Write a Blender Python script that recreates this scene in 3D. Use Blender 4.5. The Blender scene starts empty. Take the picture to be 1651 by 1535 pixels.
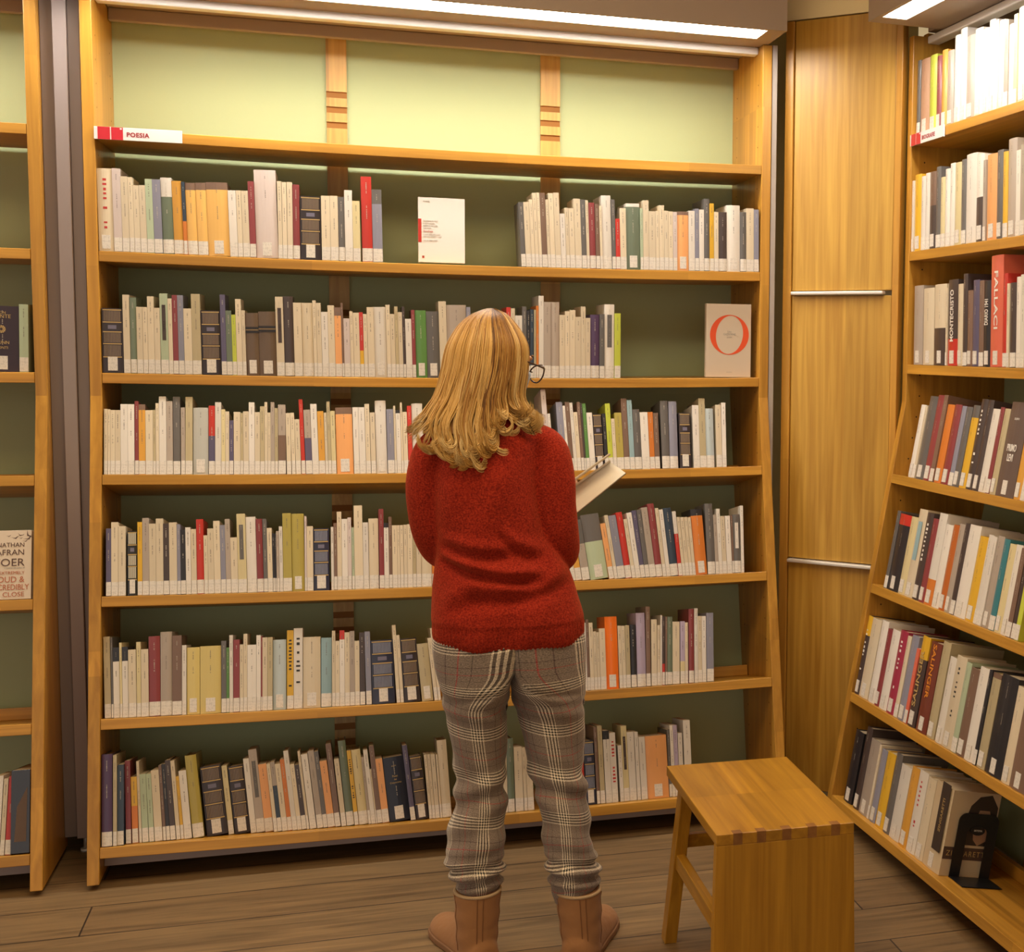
import bpy, math, random
import numpy as np
from mathutils import Vector, Matrix

SC = bpy.context.scene
COL = SC.collection
# ------------------------------------------------------------------ camera
IMG_W, IMG_H = 1651.0, 1535.0
FOCAL_PX, YAW, PITCH, ROLL = 2182.3152, 0.30804, 0.08481, 0.013476
CAM = Vector((0.63553, -4.09913, 1.44126))
cd = bpy.data.cameras.new('camera')
cam = bpy.data.objects.new('camera', cd)
COL.objects.link(cam)
fw = Vector((math.sin(YAW) * math.cos(PITCH), math.cos(YAW) * math.cos(PITCH), -math.sin(PITCH)))
rt = Vector((math.cos(YAW), -math.sin(YAW), 0))
up = rt.cross(fw)
r2 = rt * math.cos(ROLL) + up * math.sin(ROLL)
u2 = -rt * math.sin(ROLL) + up * math.cos(ROLL)
cam.matrix_world = Matrix(((r2.x, u2.x, -fw.x, CAM.x), (r2.y, u2.y, -fw.y, CAM.y), (r2.z, u2.z, -fw.z, CAM.z), (0, 0, 0, 1)))
cd.sensor_width = 36.0
cd.lens = 36.0 * FOCAL_PX / IMG_W
cd.shift_x = -0.25706          # the photograph is the left part of a wider frame
cd.shift_y = -0.00893
cd.clip_end = 60
SC.camera = cam

# ------------------------------------------------------------------ light, exposure
w = bpy.data.worlds.new('room_air'); SC.world = w; w.use_nodes = True
w.node_tree.nodes['Background'].inputs[0].default_value = (1.0, 0.87, 0.78, 1)
w.node_tree.nodes['Background'].inputs[1].default_value = 0.78
SC.view_settings.view_transform = 'Standard'
SC.view_settings.look = 'None'
SC.view_settings.exposure = 0.07
SC.view_settings.gamma = 1.0
SC.view_settings.use_curve_mapping = False

def area(name, loc, target, size, power, color, size_y=None):
    l = bpy.data.lights.new(name, 'AREA'); l.energy = power; l.color = color
    l.shape = 'RECTANGLE'; l.size = size; l.size_y = size_y or size
    o = bpy.data.objects.new(name, l); COL.objects.link(o); o.location = loc
    o.rotation_euler = (Vector(target) - Vector(loc)).to_track_quat('-Z', 'Y').to_euler()
    return o
# warm ceiling lamps of the reading room, behind and above the camera
area('ceiling_lamp', (0.8, -1.75, 2.85), (0.8, -1.65, 0), 1.4, 30, (1.0, 0.74, 0.44), 1.0)
area('ceiling_lamp', (-1.4, -1.9, 2.85), (-1.2, -1.7, 0), 1.2, 16, (1.0, 0.74, 0.44), 1.0)

LAMP = (1.0, 0.95, 0.86)
LAMP_STRENGTH = 33.0

# ------------------------------------------------------------------ materials
MATS = {}
def nmat(name):
    m = bpy.data.materials.new(name); m.use_nodes = True
    nt = m.node_tree; b = nt.nodes['Principled BSDF']
    return m, nt, b
def N(nt, t, **kw):
    n = nt.nodes.new(t)
    for k, v in kw.items():
        if k in n.bl_rna.properties: setattr(n, k, v)
    return n
def plain(name, col, rough=0.5, metal=0.0, spec=0.5, coat=0.0, var=0.0, bump=0.0, bscale=300, sheen=0.0):
    if name in MATS: return MATS[name]
    m, nt, b = nmat(name)
    b.inputs['Base Color'].default_value = (*col, 1); b.inputs['Roughness'].default_value = rough
    b.inputs['Metallic'].default_value = metal; b.inputs['Specular IOR Level'].default_value = spec
    b.inputs['Coat Weight'].default_value = coat; b.inputs['Coat Roughness'].default_value = 0.12
    b.inputs['Sheen Weight'].default_value = sheen
    if var > 0:
        oi = N(nt, 'ShaderNodeObjectInfo'); tc = N(nt, 'ShaderNodeTexCoord')
        hs = N(nt, 'ShaderNodeHueSaturation'); hs.inputs['Color'].default_value = (*col, 1)
        mr = N(nt, 'ShaderNodeMapRange'); mr.inputs['To Min'].default_value = 1 - var; mr.inputs['To Max'].default_value = 1 + var * .6
        nt.links.new(oi.outputs['Random'], mr.inputs['Value']); nt.links.new(mr.outputs[0], hs.inputs['Value'])
        nt.links.new(hs.outputs[0], b.inputs['Base Color'])
    if bump > 0:
        tc = N(nt, 'ShaderNodeTexCoord'); no = N(nt, 'ShaderNodeTexNoise'); no.inputs['Scale'].default_value = bscale
        bp = N(nt, 'ShaderNodeBump'); bp.inputs['Strength'].default_value = bump; bp.inputs['Distance'].default_value = 0.002
        nt.links.new(tc.outputs['Object'], no.inputs['Vector']); nt.links.new(no.outputs['Fac'], bp.inputs['Height'])
        nt.links.new(bp.outputs[0], b.inputs['Normal'])
    MATS[name] = m
    return m
def ramp(nt, stops, interp='LINEAR'):
    r = N(nt, 'ShaderNodeValToRGB'); cr = r.color_ramp; cr.interpolation = interp
    while len(cr.elements) > 1: cr.elements.remove(cr.elements[-1])
    cr.elements[0].position = stops[0][0]; cr.elements[0].color = (*stops[0][1], 1)
    for p_, c_ in stops[1:]:
        e = cr.elements.new(p_); e.color = (*c_, 1)
    return r
def wood(name, axis, c0=(0.41, 0.190, 0.024), c1=(0.60, 0.305, 0.044), rough=0.34, stave=0.07, slen=0.55):
    """Oiled oak with grain along one axis, glued up from staves."""
    m, nt, b = nmat(name)
    tc = N(nt, 'ShaderNodeTexCoord'); mp = N(nt, 'ShaderNodeMapping')
    s = [55.0, 55.0, 55.0]; s['xyz'.index(axis)] = 2.2
    mp.inputs['Scale'].default_value = s
    nt.links.new(tc.outputs['Object'], mp.inputs['Vector'])
    no = N(nt, 'ShaderNodeTexNoise'); no.inputs['Scale'].default_value = 1.0; no.inputs['Detail'].default_value = 5; no.inputs['Distortion'].default_value = .6
    nt.links.new(mp.outputs[0], no.inputs['Vector'])
    # staves: blocks of slightly different tone
    mp2 = N(nt, 'ShaderNodeMapping'); s2 = [1 / stave] * 3; s2['xyz'.index(axis)] = 1 / slen
    mp2.inputs['Scale'].default_value = s2; nt.links.new(tc.outputs['Object'], mp2.inputs['Vector'])
    wn = N(nt, 'ShaderNodeTexWhiteNoise'); wn.noise_dimensions = '3D'
    fl = N(nt, 'ShaderNodeVectorMath', operation='FLOOR'); nt.links.new(mp2.outputs[0], fl.inputs[0]); nt.links.new(fl.outputs[0], wn.inputs['Vector'])
    r = ramp(nt, [(0.30, c0), (0.52, tuple((a + b_) / 2 for a, b_ in zip(c0, c1))), (0.72, c1)])
    nt.links.new(no.outputs['Fac'], r.inputs['Fac'])
    hs = N(nt, 'ShaderNodeHueSaturation'); mr = N(nt, 'ShaderNodeMapRange'); mr.inputs['To Min'].default_value = .86; mr.inputs['To Max'].default_value = 1.14
    nt.links.new(wn.outputs['Value'], mr.inputs['Value']); nt.links.new(mr.outputs[0], hs.inputs['Value']); nt.links.new(r.outputs[0], hs.inputs['Color'])
    nt.links.new(hs.outputs[0], b.inputs['Base Color'])
    b.inputs['Roughness'].default_value = rough
    bp = N(nt, 'ShaderNodeBump'); bp.inputs['Strength'].default_value = .08; bp.inputs['Distance'].default_value = .001
    nt.links.new(no.outputs['Fac'], bp.inputs['Height']); nt.links.new(bp.outputs[0], b.inputs['Normal'])
    return m
WOOD = {a: wood('oak_' + a, a) for a in 'xyz'}
DOORWOOD = wood('oak_veneer', 'z', (0.39, 0.195, 0.024), (0.59, 0.34, 0.055), .40, .11, 3.2)
GREEN = plain('green_paint', (0.42, 0.49, 0.265), .6, bump=.05, bscale=80)
CREAM = plain('cream_paint', (0.90, 0.78, 0.46), .8)
CANOPY = plain('taupe_paint', (0.34, 0.26, 0.20), .55)
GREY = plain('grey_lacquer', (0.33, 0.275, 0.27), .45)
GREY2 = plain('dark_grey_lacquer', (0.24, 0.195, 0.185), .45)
RAIL = plain('pale_rail', (0.80, 0.77, 0.74), .35)
CHROME = plain('brushed_steel', (0.72, 0.68, 0.62), .5, metal=.5)
BLACK = plain('black_metal', (0.012, 0.013, 0.018), .35)
HOLE = plain('peg_hole', (0.05, 0.02, 0.008), .9)
PAPER = plain('page_paper', (0.66, 0.56, 0.40), .85, var=.1)
INK = plain('grey_ink', (0.16, 0.14, 0.13), .7)
GOLD = plain('gold_foil', (0.50, 0.34, 0.13), .4)
WHITEINK = plain('white_ink', (0.78, 0.74, 0.68), .6)
REDINK = plain('red_ink', (0.50, 0.035, 0.03), .5)
STRAP = wood('oak_batten', 'z', (0.46, 0.26, 0.065), (0.64, 0.41, 0.12), .4, .3)
GROOVE = plain('batten_groove', (0.30, 0.125, 0.018), .7)

def emis(name, col, s):
    m, nt, b = nmat(name)
    b.inputs['Base Color'].default_value = (.8, .8, .8, 1); b.inputs['Emission Color'].default_value = (*col, 1)
    b.inputs['Emission Strength'].default_value = s
    return m
DIFFUSER = emis('lamp_diffuser', LAMP, LAMP_STRENGTH)

def sticker_mat():
    m, nt, b = nmat('shelf_mark_label')
    tc = N(nt, 'ShaderNodeTexCoord'); mp = N(nt, 'ShaderNodeMapping'); mp.inputs['Scale'].default_value = (260, 1, 170)
    nt.links.new(tc.outputs['Object'], mp.inputs['Vector'])
    no = N(nt, 'ShaderNodeTexNoise'); no.inputs['Scale'].default_value = 1; no.inputs['Detail'].default_value = 1
    nt.links.new(mp.outputs[0], no.inputs['Vector'])
    r = ramp(nt, [(0.0, (.60, .56, .51)), (0.42, (.64, .60, .54)), (0.50, (.74, .69, .62)), (1, (.77, .72, .65))])
    nt.links.new(no.outputs['Fac'], r.inputs['Fac']); nt.links.new(r.outputs[0], b.inputs['Base Color'])
    b.inputs['Roughness'].default_value = .35
    return m
STICKER = sticker_mat()

def floor_mat():
    m, nt, b = nmat('floor_planks')
    tc = N(nt, 'ShaderNodeTexCoord')
    br = N(nt, 'ShaderNodeTexBrick'); br.offset = .37; br.offset_frequency = 2; br.squash = 1
    br.inputs['Scale'].default_value = 1.0; br.inputs['Mortar Size'].default_value = .0022; br.inputs['Mortar Smooth'].default_value = .1
    br.inputs['Brick Width'].default_value = 1.9; br.inputs['Row Height'].default_value = .185
    br.inputs['Color1'].default_value = (.165, .100, .045, 1); br.inputs['Color2'].default_value = (.220, .140, .064, 1); br.inputs['Mortar'].default_value = (.03, .018, .011, 1)
    nt.links.new(tc.outputs['Object'], br.inputs['Vector'])
    mp = N(nt, 'ShaderNodeMapping'); mp.inputs['Scale'].default_value = (2.5, 38, 1); nt.links.new(tc.outputs['Object'], mp.inputs['Vector'])
    no = N(nt, 'ShaderNodeTexNoise'); no.inputs['Scale'].default_value = 1; no.inputs['Detail'].default_value = 6; no.inputs['Distortion'].default_value = 1.2
    nt.links.new(mp.outputs[0], no.inputs['Vector'])
    r = ramp(nt, [(.3, (.62, .60, .58)), (.5, (.95, .95, .95)), (.75, (1.3, 1.28, 1.22))]); nt.links.new(no.outputs['Fac'], r.inputs['Fac'])
    mx = N(nt, 'ShaderNodeMix', data_type='RGBA', blend_type='MULTIPLY'); mx.inputs[0].default_value = 1
    nt.links.new(br.outputs['Color'], mx.inputs[6]); nt.links.new(r.outputs[0], mx.inputs[7])
    nt.links.new(mx.outputs[2], b.inputs['Base Color']); b.inputs['Roughness'].default_value = .48
    bp = N(nt, 'ShaderNodeBump'); bp.inputs['Strength'].default_value = .15; bp.inputs['Distance'].default_value = .002
    nt.links.new(no.outputs['Fac'], bp.inputs['Height']); nt.links.new(bp.outputs[0], b.inputs['Normal'])
    return m
FLOOR = floor_mat()

# ------------------------------------------------------------------ helpers
class MB:
    """Collects faces with material slots; build() links them as one mesh object."""
    def __init__(s): s.v = []; s.f = []; s.m = []; s.mats = []; s.smooth = []
    def slot(s, m):
        if m not in s.mats: s.mats.append(m)
        return s.mats.index(m)
    def face(s, pts, m, smooth=False):
        i = len(s.v); s.v.extend([tuple(q) for q in pts]); s.f.append(tuple(range(i, i + len(pts)))); s.m.append(s.slot(m)); s.smooth.append(smooth)
    def box(s, a, b, m, mtop=None):
        x0, y0, z0 = a; x1, y1, z1 = b
        P = [(x0, y0, z0), (x1, y0, z0), (x1, y1, z0), (x0, y1, z0), (x0, y0, z1), (x1, y0, z1), (x1, y1, z1), (x0, y1, z1)]
        i = len(s.v); s.v.extend(P); k = s.slot(m); kt = s.slot(mtop) if mtop else k
        for q, kk in (((3, 2, 1, 0), k), ((4, 5, 6, 7), kt), ((0, 1, 5, 4), k), ((1, 2, 6, 5), k), ((2, 3, 7, 6), k), ((3, 0, 4, 7), k)):
            s.f.append(tuple(i + j for j in q)); s.m.append(kk); s.smooth.append(False)
    def prism(s, poly, x0, x1, m):
        """poly: (y,z) outline, extruded along x."""
        n = len(poly)
        a = [(x0, y, z) for y, z in poly]; b = [(x1, y, z) for y, z in poly]
        i = len(s.v); s.v.extend(a + b); k = s.slot(m)
        s.f.append(tuple(i + j for j in range(n))); s.f.append(tuple(i + n + j for j in reversed(range(n))))
        s.m += [k, k]; s.smooth += [False, False]
        for j in range(n):
            j2 = (j + 1) % n
            s.f.append((i + j, i + n + j, i + n + j2, i + j2)); s.m.append(k); s.smooth.append(False)
    def grid(s, P, m, close=False, caps=False, smooth=True):
        """P: rings [nr][n][3] joined into a tube (close: ring closed)."""
        nr = len(P); n = len(P[0]); i = len(s.v); k = s.slot(m)
        for r_ in P: s.v.extend([tuple(q) for q in r_])
        for a in range(nr - 1):
            for b in range(n if close else n - 1):
                b2 = (b + 1) % n
                s.f.append((i + a * n + b, i + a * n + b2, i + (a + 1) * n + b2, i + (a + 1) * n + b)); s.m.append(k); s.smooth.append(smooth)
        if caps:
            s.f.append(tuple(i + b for b in reversed(range(n)))); s.f.append(tuple(i + (nr - 1) * n + b for b in range(n))); s.m += [k, k]; s.smooth += [smooth, smooth]
    def data(s, name):
        me = bpy.data.meshes.new(name); me.from_pydata(s.v, [], s.f)
        for m in s.mats: me.materials.append(m)
        me.polygons.foreach_set('material_index', s.m); me.polygons.foreach_set('use_smooth', s.smooth)
        me.validate(); me.update()
        return me
    def build(s, name, parent=None, loc=(0, 0, 0), rot=(0, 0, 0), bevel=0.0, seg=2):
        o = bpy.data.objects.new(name, s.data(name)); COL.objects.link(o)
        o.location = loc; o.rotation_euler = rot
        if parent: o.parent = parent
        if bevel:
            b = o.modifiers.new('edge', 'BEVEL'); b.width = bevel; b.segments = seg; b.limit_method = 'ANGLE'
        return o
def empty(name, loc=(0, 0, 0), rz=0.0, parent=None):
    o = bpy.data.objects.new(name, None); COL.objects.link(o); o.location = loc; o.rotation_euler = (0, 0, rz); o.empty_display_size = .05
    if parent: o.parent = parent
    return o
def tag(o, label, cat, group=None):
    o['label'] = label; o['category'] = cat
    if group: o['group'] = group
    return o
def struct(o): o['kind'] = 'structure'; return o
def text_mesh(body, size, align='CENTER', mat=INK, extrude=.0002, bold=0.0, sx=1.0, space=1.0):
    cu = bpy.data.curves.new('lettering', 'FONT'); cu.body = body; cu.size = size; cu.align_x = align; cu.align_y = 'CENTER'; cu.extrude = extrude
    cu.offset = bold; cu.space_character = space; cu.resolution_u = 3
    t = bpy.data.objects.new('lettering', cu); COL.objects.link(t)
    dg = bpy.context.evaluated_depsgraph_get(); me = bpy.data.meshes.new_from_object(t.evaluated_get(dg))
    bpy.data.objects.remove(t); me.materials.clear(); me.materials.append(mat)
    if sx != 1.0:
        for v in me.vertices: v.co.x *= sx
    return me
def lettering(body, size, parent, loc, rot, mat=INK, **kw):
    o = bpy.data.objects.new('lettering', text_mesh(body, size, mat=mat, **kw)); COL.objects.link(o)
    o.parent = parent; o.location = loc; o.rotation_euler = rot
    return o
# ------------------------------------------------------------------ the room
ZK = 1.29588                    # height at which the bookcases start to flare towards the room
DEPTH = .34
PW = .030                       # side panel thickness
TH = .028                       # shelf thickness
SAG = .008
MAIN_L, SIDE_L, LEFT_L = 1.8822, 1.30, .95
CASES = {  # origin, rotation about z, length, flare slope, shelf heights
    'M': ((0, 0), 0.0, MAIN_L, .20555, [2.02, 1.69, 1.3588, 1.0832, .7584, .4376, .1084]),
    'R': ((2.26682, -.2788), -1.52885, SIDE_L, .18435, [2.0912, 1.7477, 1.4075, 1.0747, .739, .4047, .0883]),
    'L': ((-.16391 - LEFT_L, 0), 0.0, LEFT_L, .20555, [2.02, 1.69, 1.3588, 1.0832, .7584, .4376, .1084]),
}
b = MB(); b.face([(-6, -8, 0), (7, -8, 0), (7, 2, 0), (-6, 2, 0)], FLOOR)
struct(b.build('floor'))
b = MB(); b.box((-6, -8, 2.9), (7, 2, 2.95), CREAM); struct(b.build('ceiling'))
b = MB(); b.box((-6, .46, 0), (2.6, .52, 2.9), CREAM); struct(b.build('wall_back'))
b = MB(); b.box((2.72, -8, 0), (2.78, .5, 2.9), CREAM); struct(b.build('wall_right'))

# the oak corner door between the two bookcases
D0, D1 = Vector((1.9657, .03, 0)), Vector((2.2404, -.25, 0))
dang = math.atan2(D1.y - D0.y, D1.x - D0.x); DL = (D1 - D0).length
door = struct(empty('door_1', D0, dang))
def dbox(a, b_, m, name, bev=.002, par=door):
    q = MB(); q.box(a, b_, m); return q.build(name, par, bevel=bev)
dbox((0, 0, .0), (.029, .04, 2.47), WOOD['z'], 'door_frame')
dbox((.376, 0, .0), (.398, .04, 2.47), WOOD['z'], 'door_frame')
for z0, z1 in ((.03, .766), (.782, 1.618), (1.634, 2.47)):
    dbox((.031, .006, z0), (.374, .030, z1), DOORWOOD, 'door_leaf')
for z0 in (.774, 1.626):
    h = MB(); h.box((.035, -.014, z0 - .0055), (.352, .010, z0 + .0055), CHROME); h.build('door_handle', door, bevel=.003)
b = MB(); b.box((0, .045, 0), (.37, .075, 2.9), CREAM)
struct(b.build('wall_corner', loc=D0, rot=(0, 0, dang)))
b = MB(); b.box((-.02, .010, 2.475), (.40, .044, 2.9), CREAM)
struct(b.build('trim_1', loc=D0, rot=(0, 0, dang)))

# grey lacquered uprights between the bookcases (they stand on little steel feet)
PALEGREY = plain('pale_grey_lacquer', (.42, .37, .33), .45)
def column(name, x0, w_, label, mirror=False, y0=.02):
    r_ = empty(name, (x0, 0, 0)); tag(r_, label, 'column', 'grey uprights between the bookcases')
    q = MB()
    if w_ < .05: q.box((0, y0, .05), (w_, .33, 2.39), PALEGREY)
    else:
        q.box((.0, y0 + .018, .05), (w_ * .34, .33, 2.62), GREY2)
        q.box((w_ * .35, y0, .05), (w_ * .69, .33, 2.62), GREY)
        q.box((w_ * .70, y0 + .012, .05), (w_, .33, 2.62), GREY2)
    q.build('upright_post', r_, bevel=.0015)
    for yy in (.06, .28):
        f = MB()
        for z0, z1, rr in ((0, .008, .014), (.008, .05, .006)):
            f.grid([[(w_ / 2 + rr * math.cos(t), yy + rr * math.sin(t), z) for t in np.linspace(0, 2 * math.pi, 13)[:-1]] for z in (z0, z1)], CHROME, True, True)
        f.build('levelling_foot', r_)
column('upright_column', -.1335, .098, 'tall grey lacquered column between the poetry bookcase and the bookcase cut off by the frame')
column('upright_column', MAIN_L + PW + .002, .017, 'narrow grey upright strip between the poetry bookcase and the oak corner door', y0=.003)

# ------------------------------------------------------------------ bookcases
def flare(k, z): return -k * max(0.0, ZK - z)
def tilt_of(k, i): return math.atan(k) if i >= 3 else 0.0
def bookcase(key, label):
    (ox, oy), rz, L, k, Z = CASES[key]
    root = empty('bookcase', (ox, oy, 0), rz)
    tag(root, label, 'bookcase')
    pass
    for side in (0, 1):
        x0, x1 = (-PW, 0) if side == 0 else (L, L + PW)
        q = MB()
        zb = .015
        poly = [(.047, 2.388), (0, 2.388), (0, ZK), (flare(k, zb), zb), (DEPTH + flare(k, zb), zb), (DEPTH, ZK), (DEPTH, 2.399), (.047, 2.399)]
        if side == 0: poly = poly[::-1]
        q.prism(poly, x0, x1, WOOD['z'])
        # rows of peg holes on the inner face
        xf = 0.0003 if side == 0 else L - .0003
        for yy in (.045, .285):
            z = .16
            while z < 2.33:
                yc = yy + flare(k, z)
                pts = [(xf, yc + .0026 * math.cos(t), z + .0026 * math.sin(t)) for t in np.linspace(0, 2 * math.pi, 9)[:-1]]
                q.face(pts if side else pts[::-1], HOLE); z += .064
        q.build('side_panel', root, bevel=.0018)
    for i, z in enumerate(Z):
        A = tilt_of(k, i); y0 = flare(k, z); dep = (DEPTH - .0375 if i == 0 else DEPTH - .03) if i < 3 else .305
        q = MB(); nseg = 16
        sag = SAG if key == 'M' else 0
        ca, sa = math.cos(A), math.sin(A)
        def pt(x, d, h): return (x, y0 + d * ca + h * sa, z - d * sa + h * ca - sag * 4 * (x / L) * (1 - x / L))
        rings = [[pt(x, .001, 0), pt(x, dep, 0), pt(x, dep, -TH), pt(x, .001, -TH)] for x in np.linspace(.0008, L - .0008, nseg + 1)]
        q.grid(rings, WOOD['x'], True, True, smooth=False)
        q.build('shelf', root, bevel=.0015)
        if i >= 3:   # low stop bar along the back of each tilted shelf
            q = MB()
            rings = [[pt(x, dep - .045, .0004), pt(x, dep - .022, .0004), pt(x, dep - .022, .034), pt(x, dep - .045, .034)] for x in np.linspace(.002, L - .002, nseg + 1)]
            q.grid(rings, WOOD['x'], True, True, smooth=False); q.build('stop_bar', root, bevel=.0015)
    # green back: upright above, following the flare below
    q = MB(); e = .004
    q.prism([(DEPTH - .001, ZK), (DEPTH + .008, ZK), (DEPTH + .008, 2.399), (DEPTH - .001, 2.399)], 0, L, GREEN)
    zb = .04
    q.prism([(DEPTH - .001 + flare(k, zb), zb), (DEPTH + .008 + flare(k, zb), zb), (DEPTH + .008, ZK), (DEPTH - .001, ZK)], 0, L, GREEN)
    q.build('back_panel', root)
    # battens with grooves
    for xs, xe in ((.592, .652), (1.242, 1.304)) if key == 'M' else ((.60, .66),):
        q = MB()
        def seg(z0, z1, m, t):
            y0_, y1_ = DEPTH - .001 + flare(k, z0), DEPTH - .001 + flare(k, z1)
            q.prism([(y0_ - t, z0), (y0_, z0), (y1_, z1), (y1_ - t, z1)], xs, xe, m)
        marks = []
        for zs in Z:
            for dz in (.094, .140, .185): marks.append(zs + dz)
        marks = sorted(marks); z = .045
        for m_ in marks + [2.372]:
            lo, hi = m_ - .0095, m_ + .0095
            if m_ == 2.372: lo = 2.372
            if lo > z:
                if z < ZK < lo: seg(z, ZK, STRAP, .012); seg(ZK, lo, STRAP, .012)
                else: seg(z, lo, STRAP, .012)
            if m_ != 2.372: seg(lo, hi, GROOVE, .006)
            z = max(z, hi)
        q.build('groove_batten', root)
    # rails over the top bay and board under the lowest shelf
    q = MB(); q.box((0.001, .045, 2.366), (L - .001, .085, 2.3885), RAIL); q.build('top_rail', root, bevel=.004)
    q = MB(); q.box((0.001, .27, 2.364), (L - .001, .295, 2.40), CANOPY); q.build('top_rail', root, bevel=.003)
    q = MB(); q.box((0.001, .047, 2.4005), (L - .001, DEPTH, 2.415), CANOPY); q.build('soffit', root)
    zf = Z[6] - .047
    q = MB(); q.box((0.001, flare(k, 0) + .085, .036), (L - .001, flare(k, 0) + .10, zf), GREY); q.build('plinth_board', root)
    return root
bookcase('M', 'large oak bookcase of slanted shelves behind the reader, with POESIA on its top shelf')
bookcase('R', 'oak bookcase standing at an angle beyond the stool, its top shelf marked BIOGRAFIE')
bookcase('L', 'oak bookcase cut off by the frame, beyond the grey column beside the poetry shelves')

# canopies with recessed strip lamps over each bookcase
def canopy(key, label, x0, x1, s0, s1, ya=-.175, yb=-.062):
    (ox, oy), rz, L, k, Z = CASES[key]
    root = empty('light_canopy', (ox, oy, 2.389), rz); tag(root, label, 'light fitting', 'strip light canopies over the bookcases')
    q = MB(); F = -.190
    q.box((x0, F, 0), (x1, ya, .012), CANOPY); q.box((x0, yb, 0), (x1, .045, .012), CANOPY)
    q.box((x0, ya, 0), (s0, yb, .012), CANOPY); q.box((s1, ya, 0), (x1, yb, .012), CANOPY)
    q.box((x0, F, .012), (x1, F + .014, .40), CANOPY)
    q.box((x0, F + .014, .012), (x0 + .014, .045, .40), CANOPY); q.box((x1 - .014, F + .014, .012), (x1, .045, .40), CANOPY)
    q.box((x0 + .014, .031, .012), (x1 - .014, .045, .40), CANOPY); q.box((x0, F, .40), (x1, .045, .41), CANOPY)
    q.build('housing', root)
    q = MB(); q.box((s0, ya, .007), (s1, yb, .017), DIFFUSER); q.build('lamp_diffuser', root)
canopy('M', 'taupe canopy with a glowing strip lamp over the poetry bookcase', -.03, 1.898, .02, 1.842)
canopy('R', 'taupe canopy with a glowing strip lamp over the bookcase beyond the stool', .095, 1.33, .160, 1.27, -.175, -.100)
canopy('L', 'taupe canopy with a strip lamp over the bookcase cut off by the frame', -.03, .98, .03, .90)
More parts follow.
